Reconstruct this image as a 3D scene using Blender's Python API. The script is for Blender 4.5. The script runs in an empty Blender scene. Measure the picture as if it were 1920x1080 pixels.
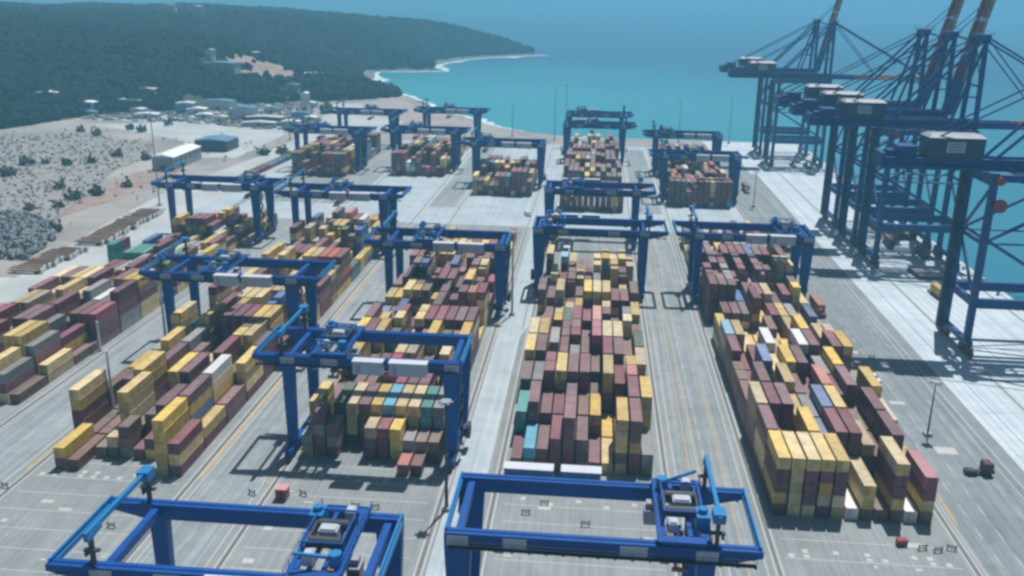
import bpy, math, random
import numpy as np
from mathutils import Matrix, Vector
R = math.radians
random.seed(11)
rng = np.random.RandomState(7)
S = bpy.context.scene
C = S.collection

# ------------------------------------------------------------------ camera
PITCH, YAW, ROLL = 0.30588965, 0.08605521, 0.01528043
fwd = Vector((-math.sin(YAW)*math.cos(PITCH), math.cos(YAW)*math.cos(PITCH), -math.sin(PITCH)))
rt = Vector((math.cos(YAW), math.sin(YAW), 0)); up = rt.cross(fwd)
r2 = rt*math.cos(ROLL)+up*math.sin(ROLL); u2 = -rt*math.sin(ROLL)+up*math.cos(ROLL)
cam = bpy.data.cameras.new('camera'); co = bpy.data.objects.new('camera', cam); C.objects.link(co)
co.matrix_world = Matrix(((r2.x,u2.x,-fwd.x,0),(r2.y,u2.y,-fwd.y,0),(r2.z,u2.z,-fwd.z,99),(0,0,0,1)))
cam.sensor_width = 36; cam.lens = 36*1720/1920; cam.clip_start = 1; cam.clip_end = 60000
S.camera = co

# ------------------------------------------------------------------ light
SUN_EL, SUN_AZ = 67, 18.5          # azimuth from +Y towards +X
w = bpy.data.worlds.new('World'); S.world = w; w.use_nodes = True
nt = w.node_tree; nt.nodes.clear()
sky = nt.nodes.new('ShaderNodeTexSky'); sky.sky_type = 'NISHITA'; sky.sun_disc = False
sky.sun_elevation = R(SUN_EL); sky.sun_rotation = R(SUN_AZ); sky.dust_density = 1.5; sky.ozone_density = 2.0
bg = nt.nodes.new('ShaderNodeBackground'); bg.inputs[1].default_value = 0.05
wo = nt.nodes.new('ShaderNodeOutputWorld')
nt.links.new(sky.outputs[0], bg.inputs[0]); nt.links.new(bg.outputs[0], wo.inputs[0])
sl = bpy.data.lights.new('sun', 'SUN'); sl.energy = 5.0; sl.angle = R(0.5); sl.color = (1, 0.97, 0.93)
so = bpy.data.objects.new('sun', sl); C.objects.link(so)
sd = Vector((math.sin(R(SUN_AZ))*math.cos(R(SUN_EL)), math.cos(R(SUN_AZ))*math.cos(R(SUN_EL)), math.sin(R(SUN_EL))))
so.rotation_euler = sd.to_track_quat('Z', 'Y').to_euler(); so.location = (0, 0, 400)
S.view_settings.view_transform = 'Standard'; S.view_settings.look = 'None'
S.view_settings.exposure = -0.05; S.view_settings.gamma = 1
S.render.engine = 'CYCLES'
S.cycles.use_denoising = True
S.cycles.max_bounces = 5; S.cycles.diffuse_bounces = 2; S.cycles.glossy_bounces = 2
S.cycles.volume_bounces = 1; S.cycles.transparent_max_bounces = 6
S.cycles.pixel_filter_type = 'BLACKMAN_HARRIS'; S.cycles.filter_width = 2.8

# ------------------------------------------------------------------ materials
def mat(name, col, rough=0.6, noise=0.12, scale=0.4, metal=0.0, spec=0.5, bump=0.0, bscale=3.0, tint=False, c2=None, streak=0, dust=0):
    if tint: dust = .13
    
    m = bpy.data.materials.new(name); m.use_nodes = True
    n = m.node_tree.nodes; l = m.node_tree.links
    p = n['Principled BSDF']; p.inputs['Roughness'].default_value = rough; p.inputs['Metallic'].default_value = metal
    p.inputs['Specular IOR Level'].default_value = spec
    tc = n.new('ShaderNodeNewGeometry')
    nz = n.new('ShaderNodeTexNoise'); nz.inputs['Scale'].default_value = scale; nz.inputs['Detail'].default_value = 6
    nz.inputs['Roughness'].default_value = 0.65
    l.new(tc.outputs['Position'], nz.inputs['Vector'])
    rp = n.new('ShaderNodeMapRange'); rp.inputs[1].default_value = 0.3; rp.inputs[2].default_value = 0.7
    l.new(nz.outputs['Fac'], rp.inputs[0])
    mx = n.new('ShaderNodeMix'); mx.data_type = 'RGBA'
    if c2 is None:
        a = [max(0, c*(1-noise)) for c in col]; b = [min(1, c*(1+noise)) for c in col]
    else: a, b = col, c2
    mx.inputs[6].default_value = (*a, 1); mx.inputs[7].default_value = (*b, 1)
    l.new(rp.outputs[0], mx.inputs[0]); out = mx.outputs[2]
    if tint:
        at = n.new('ShaderNodeAttribute'); at.attribute_name = 'tint'
        oi = n.new('ShaderNodeObjectInfo')
        ad = n.new('ShaderNodeMath'); ad.operation = 'ADD'
        l.new(at.outputs['Fac'], ad.inputs[0]); l.new(oi.outputs['Random'], ad.inputs[1])
        fr = n.new('ShaderNodeMath'); fr.operation = 'FRACT'; l.new(ad.outputs[0], fr.inputs[0])
        hs = n.new('ShaderNodeHueSaturation')
        v = n.new('ShaderNodeMapRange'); v.inputs[3].default_value = 0.7; v.inputs[4].default_value = 1.3
        l.new(fr.outputs[0], v.inputs[0]); l.new(v.outputs[0], hs.inputs['Value'])
        m7 = n.new('ShaderNodeMath'); m7.operation = 'MULTIPLY'; m7.inputs[1].default_value = 7.31
        f2 = n.new('ShaderNodeMath'); f2.operation = 'FRACT'; l.new(fr.outputs[0], m7.inputs[0]); l.new(m7.outputs[0], f2.inputs[0])
        sv = n.new('ShaderNodeMapRange'); sv.inputs[3].default_value = 0.6; sv.inputs[4].default_value = 1.1
        l.new(f2.outputs[0], sv.inputs[0]); l.new(sv.outputs[0], hs.inputs['Saturation'])
        l.new(out, hs.inputs['Color']); out = hs.outputs[0]
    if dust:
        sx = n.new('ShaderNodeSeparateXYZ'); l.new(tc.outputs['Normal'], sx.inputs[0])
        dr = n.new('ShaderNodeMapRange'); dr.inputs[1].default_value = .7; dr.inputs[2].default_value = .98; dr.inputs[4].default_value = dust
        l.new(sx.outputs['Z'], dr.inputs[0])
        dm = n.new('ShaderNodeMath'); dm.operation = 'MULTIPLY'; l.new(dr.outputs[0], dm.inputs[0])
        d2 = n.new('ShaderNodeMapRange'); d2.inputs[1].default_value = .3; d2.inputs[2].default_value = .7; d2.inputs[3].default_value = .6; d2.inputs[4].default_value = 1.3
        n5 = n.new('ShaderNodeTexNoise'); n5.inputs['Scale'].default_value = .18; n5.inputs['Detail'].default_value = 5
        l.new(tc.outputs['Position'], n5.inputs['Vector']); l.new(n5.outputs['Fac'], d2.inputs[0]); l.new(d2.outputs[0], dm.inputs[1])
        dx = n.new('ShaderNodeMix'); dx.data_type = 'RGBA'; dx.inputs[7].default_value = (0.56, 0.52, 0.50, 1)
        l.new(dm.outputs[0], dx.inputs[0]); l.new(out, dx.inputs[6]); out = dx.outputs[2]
    if streak:
        mp = n.new('ShaderNodeMapping'); mp.inputs['Scale'].default_value = (1.1, .012, 1)
        n3 = n.new('ShaderNodeTexNoise'); n3.inputs['Scale'].default_value = 1; n3.inputs['Detail'].default_value = 5
        l.new(tc.outputs['Position'], mp.inputs[0]); l.new(mp.outputs[0], n3.inputs['Vector'])
        n4 = n.new('ShaderNodeTexNoise'); n4.inputs['Scale'].default_value = .22; n4.inputs['Detail'].default_value = 8; n4.inputs['Roughness'].default_value = .75
        l.new(tc.outputs['Position'], n4.inputs['Vector'])
        m3 = n.new('ShaderNodeMapRange'); m3.inputs[1].default_value = .42; m3.inputs[2].default_value = .6; m3.inputs[3].default_value = 1-streak; m3.inputs[4].default_value = 1.05
        m4 = n.new('ShaderNodeMapRange'); m4.inputs[1].default_value = .35; m4.inputs[2].default_value = .6; m4.inputs[3].default_value = 1-streak*.8; m4.inputs[4].default_value = 1.05
        l.new(n3.outputs['Fac'], m3.inputs[0]); l.new(n4.outputs['Fac'], m4.inputs[0])
        mm = n.new('ShaderNodeMath'); mm.operation = 'MULTIPLY'; l.new(m3.outputs[0], mm.inputs[0]); l.new(m4.outputs[0], mm.inputs[1])
        h2 = n.new('ShaderNodeHueSaturation'); l.new(mm.outputs[0], h2.inputs['Value']); l.new(out, h2.inputs['Color']); out = h2.outputs[0]
    l.new(out, p.inputs['Base Color'])
    if bump:
        bn = n.new('ShaderNodeTexNoise'); bn.inputs['Scale'].default_value = bscale; bn.inputs['Detail'].default_value = 4
        l.new(tc.outputs['Position'], bn.inputs['Vector'])
        b = n.new('ShaderNodeBump'); b.inputs['Strength'].default_value = bump; b.inputs['Distance'].default_value = 0.5
        l.new(bn.outputs['Fac'], b.inputs['Height']); l.new(b.outputs[0], p.inputs['Normal'])
    return m

CC = {  # container paints
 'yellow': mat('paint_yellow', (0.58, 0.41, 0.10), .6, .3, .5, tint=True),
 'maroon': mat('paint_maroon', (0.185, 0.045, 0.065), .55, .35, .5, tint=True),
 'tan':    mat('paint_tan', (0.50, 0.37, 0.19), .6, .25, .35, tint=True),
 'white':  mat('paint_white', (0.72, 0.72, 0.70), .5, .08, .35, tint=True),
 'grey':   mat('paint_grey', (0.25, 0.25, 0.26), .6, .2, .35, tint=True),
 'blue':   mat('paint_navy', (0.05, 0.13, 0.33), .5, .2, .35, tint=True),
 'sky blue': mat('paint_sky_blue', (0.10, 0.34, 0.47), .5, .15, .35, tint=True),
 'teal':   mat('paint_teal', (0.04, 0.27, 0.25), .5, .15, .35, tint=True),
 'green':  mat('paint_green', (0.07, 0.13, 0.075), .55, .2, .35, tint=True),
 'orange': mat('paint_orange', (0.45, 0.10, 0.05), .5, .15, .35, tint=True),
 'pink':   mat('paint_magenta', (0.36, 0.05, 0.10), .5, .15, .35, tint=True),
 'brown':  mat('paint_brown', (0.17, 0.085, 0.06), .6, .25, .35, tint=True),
}
CN = list(CC)
M = {
 'blue': mat('crane_blue', (0.003, 0.072, 0.31), .45, .18, .25, spec=.3),
 'sea_blue': mat('quay_crane_blue', (0.002, 0.058, 0.235), .5, .2, .25),
 'light_blue': mat('tie_blue', (0.012, 0.19, 0.46), .4, .12, .5),
 'dark': mat('dark_steel', (0.035, 0.04, 0.055), .6, .3, .8),
 'grey': mat('machine_grey', (0.30, 0.32, 0.37), .55, .15, .6),
 'white': mat('cabin_white', (0.70, 0.72, 0.75), .5, .08, .4),
 'panel': mat('name_panel_grey', (0.42, 0.47, 0.56), .5, .1, .6),
 'housegrey': mat('house_slate', (0.028, 0.065, 0.11), .5, .2, .4),
 'rust': mat('bogie_rust', (0.16, 0.07, 0.04), .7, .4, .8),
 'orange': mat('boom_orange', (0.42, 0.12, 0.045), .6, .25, .4),
 'red': mat('reel_red', (0.26, 0.04, 0.035), .5, .2, .6),
 'rubber': mat('tyre_rubber', (0.02, 0.02, 0.02), .85, .2, 2),
 'glass': mat('cab_glass', (0.03, 0.045, 0.06), .1, .1, 1),
 'concrete': mat('yard_concrete', (0.21, 0.24, 0.25), .9, c2=(0.295, 0.32, 0.325), scale=.045, bump=.1, bscale=1.2, streak=.11),
 'road': mat('road_asphalt', (0.20, 0.235, 0.255), .9, c2=(0.28, 0.315, 0.335), scale=.05, bump=.1, streak=.2),
 'pale': mat('pale_road', (0.34, 0.41, 0.455), .9, c2=(0.45, 0.52, 0.56), scale=.06, streak=.11),
 'lane': mat('lane_concrete', (0.245, 0.285, 0.305), .9, c2=(0.33, 0.365, 0.385), scale=.05, streak=.2),
 'apron': mat('quay_apron', (0.44, 0.53, 0.59), .85, c2=(0.56, 0.64, 0.68), scale=.03, streak=.11),
 'darkroad': mat('dark_lane', (0.19, 0.21, 0.23), .9, c2=(0.26, 0.28, 0.30), scale=.06),
 'line': mat('marking_white', (0.46, 0.47, 0.47), .8, .15, .8),
 'yline': mat('marking_ochre', (0.44, 0.33, 0.18), .8, .2, .6),
 'rail': mat('rail_steel', (0.13, 0.11, 0.10), .55, .3, 1, metal=.3),
 'ground': mat('bare_ground', (0.20, 0.195, 0.19), .95, c2=(0.41, 0.39, 0.365), scale=.016, bump=.4, bscale=.6),
 'sandy': mat('sandy_track', (0.34, 0.37, 0.375), .95, c2=(0.50, 0.53, 0.525), scale=.03, bump=.2, bscale=.8),
 'rubble': mat('rubble_rock', (0.20, 0.20, 0.195), .95, c2=(0.34, 0.33, 0.315), scale=.12, bump=.6, bscale=.7),
 'redearth': mat('red_earth', (0.23, 0.16, 0.135), .95, c2=(0.38, 0.30, 0.27), scale=.06, bump=.3, bscale=.3),
 'rock': mat('shore_rock', (0.09, 0.095, 0.10), .9, c2=(0.22, 0.215, 0.20), scale=.15, bump=.6, bscale=.5),
 'foam': mat('surf_foam', (0.22, 0.48, 0.53), .6, c2=(0.85, 0.9, 0.9), scale=.09),
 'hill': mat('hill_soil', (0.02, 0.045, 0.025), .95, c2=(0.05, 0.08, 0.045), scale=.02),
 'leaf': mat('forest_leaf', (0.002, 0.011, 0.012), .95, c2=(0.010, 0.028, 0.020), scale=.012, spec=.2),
 'leaf2': mat('bush_leaf', (0.045, 0.06, 0.045), .8, c2=(0.08, 0.095, 0.07), scale=.3),
 'bark': mat('bark', (0.10, 0.07, 0.05), .9, .2, 1),
 'roofblue': mat('roof_blue', (0.10, 0.22, 0.34), .5, .15, .3),
 'wallpale': mat('wall_pale', (0.55, 0.55, 0.52), .8, .1, .3),
 'window': mat('window_dark', (0.04, 0.05, 0.07), .2, .1, 1),
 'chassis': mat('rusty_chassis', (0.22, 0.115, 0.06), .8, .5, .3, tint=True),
}
# sea
def sea_mat():
    m = bpy.data.materials.new('sea_water'); m.use_nodes = True
    n = m.node_tree.nodes; l = m.node_tree.links; p = n['Principled BSDF']
    g = n.new('ShaderNodeNewGeometry')
    v = n.new('ShaderNodeVectorMath'); v.operation = 'DISTANCE'; v.inputs[1].default_value = (-160, 900, -3)
    nz = n.new('ShaderNodeTexNoise'); nz.inputs['Scale'].default_value = .004; nz.inputs['Detail'].default_value = 5
    l.new(g.outputs['Position'], v.inputs[0]); l.new(g.outputs['Position'], nz.inputs['Vector'])
    mr = n.new('ShaderNodeMapRange'); mr.inputs[1].default_value = 120; mr.inputs[2].default_value = 900
    l.new(v.outputs['Value'], mr.inputs[0])
    ad = n.new('ShaderNodeMath'); ad.operation = 'MULTIPLY_ADD'; ad.inputs[1].default_value = .5; ad.use_clamp = True
    sb = n.new('ShaderNodeMath'); sb.operation = 'SUBTRACT'; sb.inputs[1].default_value = .25
    l.new(nz.outputs['Fac'], ad.inputs[0]); l.new(mr.outputs[0], sb.inputs[0]); l.new(sb.outputs[0], ad.inputs[2])
    mx = n.new('ShaderNodeMix'); mx.data_type = 'RGBA'
    mx.inputs[6].default_value = (0.04, 0.30, 0.37, 1); mx.inputs[7].default_value = (0.012, 0.115, 0.215, 1)
    l.new(ad.outputs[0], mx.inputs[0]); l.new(mx.outputs[2], p.inputs['Base Color'])
    p.inputs['Roughness'].default_value = .35; p.inputs['IOR'].default_value = 1.33
    w1 = n.new('ShaderNodeTexNoise'); w1.inputs['Scale'].default_value = .12; w1.inputs['Detail'].default_value = 8
    mp = n.new('ShaderNodeMapping'); mp.inputs['Scale'].default_value = (1, .45, 1)
    l.new(g.outputs['Position'], mp.inputs[0]); l.new(mp.outputs[0], w1.inputs['Vector'])
    b = n.new('ShaderNodeBump'); b.inputs['Strength'].default_value = .6; b.inputs['Distance'].default_value = 2.0
    l.new(w1.outputs['Fac'], b.inputs['Height']); l.new(b.outputs[0], p.inputs['Normal'])
    return m
M['sea'] = sea_mat()

# ------------------------------------------------------------------ helpers
class MB:
    def __init__(s): s.v = []; s.f = []; s.m = []
    def hexa(s, c, mi=0):
        b = len(s.v); s.v += [tuple(p) for p in c]
        for q in ((0,3,2,1),(4,5,6,7),(0,1,5,4),(1,2,6,5),(2,3,7,6),(3,0,4,7)):
            s.f.append(tuple(b+i for i in q)); s.m.append(mi)
        return s
    def box(s, x0, x1, y0, y1, z0, z1, mi=0):
        return s.hexa([(x0,y0,z0),(x1,y0,z0),(x1,y1,z0),(x0,y1,z0),(x0,y0,z1),(x1,y0,z1),(x1,y1,z1),(x0,y1,z1)], mi)
    def frus(s, b, z0, t, z1, mi=0):
        x0,x1,y0,y1 = b; X0,X1,Y0,Y1 = t
        return s.hexa([(x0,y0,z0),(x1,y0,z0),(x1,y1,z0),(x0,y1,z0),(X0,Y0,z1),(X1,Y0,z1),(X1,Y1,z1),(X0,Y1,z1)], mi)
    def bar(s, p, q, w=.3, h=None, mi=0):
        h = h or w; p = Vector(p); q = Vector(q); d = (q-p).normalized()
        a = Vector((0,0,1)) if abs(d.z) < .95 else Vector((0,1,0))
        r = d.cross(a).normalized()*w/2; u = r.cross(d).normalized()*h/2
        return s.hexa([p-r-u, p+r-u, q+r-u, q-r-u, p-r+u, p+r+u, q+r+u, q-r+u], mi)
    def cyl(s, p, q, r, n=10, r2=None, mi=0):
        r2 = r if r2 is None else r2
        p = Vector(p); q = Vector(q); d = (q-p).normalized()
        a = Vector((0,0,1)) if abs(d.z) < .95 else Vector((1,0,0))
        e = d.cross(a).normalized(); f = d.cross(e).normalized(); b = len(s.v)
        for k in range(n):
            t = 2*math.pi*k/n; o = e*math.cos(t)+f*math.sin(t)
            s.v.append(tuple(p+o*r)); s.v.append(tuple(q+o*r2))
        for k in range(n):
            j = (k+1) % n; s.f.append((b+2*k, b+2*k+1, b+2*j+1, b+2*j)); s.m.append(mi)
        s.f.append(tuple(b+2*k for k in range(n))); s.m.append(mi)
        s.f.append(tuple(b+2*k+1 for k in reversed(range(n)))); s.m.append(mi)
        return s
    def quad(s, a, b, c, d, mi=0):
        k = len(s.v); s.v += [a,b,c,d]; s.f.append((k,k+1,k+2,k+3)); s.m.append(mi); return s
    def sheet(s, x0, x1, y0, y1, z, mi=0):
        return s.quad((x0,y0,z),(x1,y0,z),(x1,y1,z),(x0,y1,z), mi)
    def build(s, name, mats, parent=None):
        me = bpy.data.meshes.new(name); me.from_pydata(s.v, [], s.f)
        for m_ in (mats if isinstance(mats, (list, tuple)) else [mats]): me.materials.append(m_)
        if any(s.m): me.polygons.foreach_set('material_index', s.m)
        import bmesh
        bm = bmesh.new(); bm.from_mesh(me); bmesh.ops.recalc_face_normals(bm, faces=bm.faces); bm.to_mesh(me); bm.free()
        me.update()
        o = bpy.data.objects.new(name, me); C.objects.link(o)
        if parent: o.parent = parent
        return o

def tag(o, label=None, cat=None, group=None, kind=None):
    if label: o['label'] = label
    if cat: o['category'] = cat
    if group: o['group'] = group
    if kind: o['kind'] = kind
    return o
def thing(name, label, cat, loc=(0,0,0), rz=0, group=None):
    o = bpy.data.objects.new(name, None); C.objects.link(o); o.location = loc; o.rotation_euler = (0,0,rz)
    return tag(o, label, cat, group)
def kids(o, T={}):
    return [c for c in bpy.data.objects if c.parent == o]
def tree(o):
    return (o, [tree(c) for c in kids(o)])
def copy_tree(t, parent=None):
    o, ch = t
    c = o.copy(); C.objects.link(c)
    if parent: c.parent = parent
    sub = [copy_tree(x, c) for x in ch]
    return (c, sub)
def struct(name, mb, m): return tag(mb.build(name, m), kind='structure')

# ------------------------------------------------------------------ ground, shore, sea
SHORE = [(148,690),(60,690),(-10,694),(-25,700),(-50,715),(-74,737),(-100,772),(-125,815),(-160,870),(-180,925),(-203,965),
         (-250,1040),(-290,1150),(-322,1309),(-280,1330),(-228,1345),(-262,1420),(-258,1500),(-240,1600),(-208,1680),(-165,1730),(-112,1792)]
LAND = [(148,-400)] + SHORE + [(-160,1860),(-420,2300),(-900,3200),(-6000,5200),(-6000,-400)]
def poly(name, pts, z, m, kind='structure'):
    from mathutils.geometry import tessellate_polygon
    tr = tessellate_polygon([[Vector((x, y, 0)) for x, y in pts]]); fs = []
    for a, b, c in tr:
        A_, B_, C_ = pts[a], pts[b], pts[c]
        cr = (B_[0]-A_[0])*(C_[1]-A_[1])-(B_[1]-A_[1])*(C_[0]-A_[0])
        fs.append((a, b, c) if cr > 0 else (a, c, b))
    me = bpy.data.meshes.new(name); me.from_pydata([(x, y, z) for x, y in pts], [], fs); me.materials.append(m)
    o = bpy.data.objects.new(name, me); C.objects.link(o); o['kind'] = kind; return o
poly('ground', LAND, 0.0, M['ground'])
# rocky skirt and surf along the natural shore
rk = MB(); fm = MB(); P = SHORE[2:]
def nrm(i):
    a = Vector(P[max(i-1,0)]); b = Vector(P[min(i+1,len(P)-1)]); d = (b-a).normalized(); return Vector((d.y, -d.x))
fine = []
for i in range(len(P)-1):
    n0, n1 = nrm(i), nrm(i+1); K = 6
    for k in range(K+(i == len(P)-2)):
        t = k/K; p = Vector(P[i]).lerp(Vector(P[i+1]), t); n = n0.lerp(n1, t).normalized(); fine.append((p, n))
random.seed(3)
ww = [13+5*random.random()+max(0, (p.y-700))*.006 for p, n in fine]
f0 = [w_*.55 for w_ in ww]; f1 = [w_*.85+(1.5+(9+max(0,p.y-800)*.016)*max(0, math.sin(i*.55)+math.sin(i*.23+1))*random.random()) for i, (w_, (p, n)) in enumerate(zip(ww, fine))]
for i in range(len(fine)-1):
    (p, n), (q, m_) = fine[i], fine[i+1]
    a, b = p-n*3, q-m_*3; c, d = q+m_*ww[i+1], p+n*ww[i]
    rk.quad((a.x,a.y,.02),(d.x,d.y,-4),(c.x,c.y,-4),(b.x,b.y,.02))
    a, b = p+n*f0[i], q+m_*f0[i+1]; c, d = q+m_*f1[i+1], p+n*f1[i]
    fm.quad((a.x,a.y,-2.6),(d.x,d.y,-2.96),(c.x,c.y,-2.96),(b.x,b.y,-2.6))
struct('beach', rk, M['rock']); struct('surf', fm, M['foam'])
random.seed(11)
# quay wall
q = MB(); q.box(-30,149,690,692.5,-8,.25); q.box(148,150,-400,692.5,-8,.25)
struct('quay_wall', q, M['apron'])
s_ = MB(); s_.sheet(-11000, 11500, -600, 12000, -3.0); struct('sea', s_, M['sea'])
# paved yard, built as stacked sheets
y = MB(); y.sheet(-200, 80, -300, 655, .004); struct('yard_pavement', y, M['concrete'])
y = MB(); y.sheet(80, 148, -300, 690, .004); struct('quay_apron', y, M['apron'])
y = MB(); y.sheet(73.6, 95.2, -300, 640, .012); struct('quay_road', y, M['road'])
y = MB(); y.sheet(95.4, 98.6, 100, 560, .012); y.sheet(86.5,87.4,100,560,.02); struct('drain_strip', y, M['darkroad'])
y = MB(); y.sheet(-26.8, -20.2, 110, 270, .012); y.sheet(-26.2, -19.8, 270, 640, .012)
y.quad((-20.2,262,.012),(-17.9,275,.012),(-17.9,300,.012),(-20.2,318,.012)); struct('service_road', y, M['pale'])
y = MB(); y.sheet(-80.2, -66.6, 60, 640, .012); y.sheet(20.8, 34.9, 60, 640, .012); y.sheet(-136, -120.8, 60, 640, .012)
struct('truck_lanes', y, M['lane'])
# cross road between the two halves of the yard
y = MB(); y.sheet(-172, 73, 405, 440, .02); struct('cross_road', y, M['pale'])
y = MB(); y.sheet(-136, 73, 440.5, 655, .008); y.sheet(-200, -175.5, 60, 655, .008); struct('rear_yard', y, M['pale'])
poly('village_yard', [(-480,735),(-440,770),(-400,778),(-352,792),(-326,845),(-288,880),(-262,872),(-250,800),(-262,745),(-330,718),(-400,715)], .024, M['sandy'])
RAILS = [-174,-137.8,-118.3,-82.1,-64.5,-28.3,-17.5,18.7,37.0,73.2,113,143.5]
r = MB(); l_ = MB(); l2 = MB()
for x in RAILS:
    for dx in (-.55, .55):
        l_.sheet(x+dx-.22 if dx < 0 else x+dx-.05, x+dx+.05 if dx < 0 else x+dx+.22, 60, 655, .03)
    r.box(x-.18, x+.18, 60, 655, .0, .09)
struct('crane_rails', r, M['rail'])
for x in (-80.0,-66.9,-120.9,-136,20.9,34.8,-26.8,-20.1,74.6,93.3,100.6):
    l_.sheet(x-.12, x+.12, 60, 650, .034)
for x in (-73.4, 27.9, -128.4, 78.5, 82.5, 90):
    yy = 64
    while yy < 600:
        l_.sheet(x-.09, x+.09, yy, yy+4, .034); yy += 9
for x0, x1 in ((-81.3,-80.6),(-119.9,-119.3),(-66.2,-65.7),(75.2,75.8)):
    l2.sheet(x0, x1, 168, 400, .034)
for x in (24.2, 26.2, 31.4): l2.sheet(x-.14, x+.14, 100, 400, .034)
# bay lines across the empty pads in front, and row patches
for X0, Yf in ((-174,195),(-118.3,176),(-64.5,181),(-17.5,176),(37,163)):
    yy = Yf-4
    while yy > 70:
        l_.sheet(X0+2.2, X0+34, yy-.12, yy+.12, .03); yy -= 6.5
    for k in range(11):
        x = X0+3.2+2.87*k
        for dy in (-8.5, -10.2):
            if random.random() < .45: l_.sheet(x-.6, x+.5, Yf+dy, Yf+dy+1.2, .036)
    for k in range(9):
        x = X0+3+31*random.random(); yv = Yf-5-40*random.random()
        l_.sheet(x, x+.6+2.2*random.random(), yv, yv+.4+1.2*random.random(), .04)
for a in ((82.3,87,199,202.5),(79.6,83.4,226,228),(77,81,262,264),(62,66,158.6,160.2)): l_.sheet(a[0],a[1],a[2],a[3],.042)
struct('road_markings', l_, M['line']); struct('ochre_markings', l2, M['yline'])
# cable trench line and joints on the apron
j = MB()
for x in (104.5, 121, 134): j.sheet(x-.12, x+.12, 60, 690, .016)
yy = 80
while yy < 680: j.sheet(100, 147.5, yy-.08, yy+.08, .014); yy += 24
struct('apron_joints', j, M['darkroad'])

# terrain helper: distance inside the hill polygon
HILL = np.array([(-436,560),(-442,640),(-430,700),(-416,750),(-352,790),(-328,842),(-288,878),(-262,888),(-232,915),(-200,952),(-204,968),(-251,1042),(-292,1150),(-325,1306),
        (-281,1333),(-230,1346),(-265,1420),(-261,1500),(-243,1600),(-211,1681),(-167,1732),(-114,1792),(-162,1856),(-430,2300),
        (-900,3200),(-6000,5200),(-6000,60),(-900,300)], float)
def inside(px, py, poly_):
    c = np.zeros(px.shape, bool); n = len(poly_)
    for i in range(n):
        x0, y0 = poly_[i]; x1, y1 = poly_[(i+1) % n]
        if y0 == y1: continue
        cond = ((y0 > py) != (y1 > py)) & (px < (x1-x0)*(py-y0)/(y1-y0)+x0)
        c ^= cond
    return c
def edged(px, py, poly_):
    d = np.full(px.shape, 1e9); n = len(poly_)
    for i in range(n):
        a = poly_[i]; b = poly_[(i+1) % n]; ab = b-a; L = (ab**2).sum()
        t = np.clip(((px-a[0])*ab[0]+(py-a[1])*ab[1])/L, 0, 1)
        d = np.minimum(d, np.hypot(px-a[0]-t*ab[0], py-a[1]-t*ab[1]))
    return d
def hz(px, py):
    px = np.asarray(px, float); py = np.asarray(py, float)
    d = edged(px, py, HILL)*np.where(inside(px, py, HILL), 1, -1)
    low = 1-.55*np.exp(-(((px+285)/85)**2+((py-1010)/110)**2))
    n = (np.sin(px*.011+1.3)*np.cos(py*.008+.4)*5+np.sin(px*.027+py*.019)*2.5)
    h = (67*(1-np.exp(-np.maximum(d,0)/150))*low+.6*n*np.clip(d/150,0,1))
    h -= np.clip((px+900)/-400, -1, 0)*0
    return np.where(d > 0, h, np.maximum(d*.3, -6)), d
gx = np.concatenate([np.arange(-1900,-560,34), np.arange(-560,-90,10.)]); gy = np.arange(430,2320,13.)
GX, GY = np.meshgrid(gx, gy); GZ, GD = hz(GX, GY)
nx, ny = len(gx), len(gy)
me = bpy.data.meshes.new('hills')
V = np.stack([GX, GY, GZ-.3], -1).reshape(-1, 3)
idx = (np.arange(ny-1)[:,None]*nx+np.arange(nx-1)[None,:]).ravel()
F = np.stack([idx, idx+1, idx+nx+1, idx+nx], -1)
def np_mesh(name, V, F, mats, mi=None, smooth=False):
    me = bpy.data.meshes.new(name); k = F.shape[1]
    me.vertices.add(len(V)); me.vertices.foreach_set('co', V.astype(np.float32).ravel())
    me.loops.add(F.size); me.loops.foreach_set('vertex_index', F.astype(np.int32).ravel())
    me.polygons.add(len(F)); me.polygons.foreach_set('loop_start', np.arange(0, F.size, k, dtype=np.int32))
    me.polygons.foreach_set('loop_total', np.full(len(F), k, np.int32))
    for m_ in mats: me.materials.append(m_)
    if mi is not None: me.polygons.foreach_set('material_index', mi.astype(np.int32))
    me.polygons.foreach_set('use_smooth', np.full(len(F), bool(smooth)))
    me.update(calc_edges=True); me.validate()
    o = bpy.data.objects.new(name, me); C.objects.link(o); return o
tag(np_mesh('hills', V, F, [M['hill']], smooth=True), kind='structure')
# cleared red-earth slope
patch = [(-385,915),(-350,900),(-305,925),(-296,975),(-315,1015),(-350,1022),(-388,975)]
def drape(name, pts, m, dz=.5):
    a = np.array(pts); x0, y0 = a.min(0); x1, y1 = a.max(0)
    xs = np.arange(x0, x1+6, 6.); ys = np.arange(y0, y1+6, 6.); X, Y = np.meshgrid(xs, ys); Z, _ = hz(X, Y)
    n0 = len(xs); i = (np.arange(len(ys)-1)[:,None]*n0+np.arange(n0-1)[None,:]).ravel()
    F = np.stack([i, i+1, i+n0+1, i+n0], -1); V = np.stack([X,Y,Z+dz], -1).reshape(-1,3)
    c = V[F].mean(1); F = F[inside(c[:,0], c[:,1], a)]
    return tag(np_mesh(name, V, F, [m], smooth=True), kind='structure')
drape('cleared_slope', patch, M['redearth'], 1.2)
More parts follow.
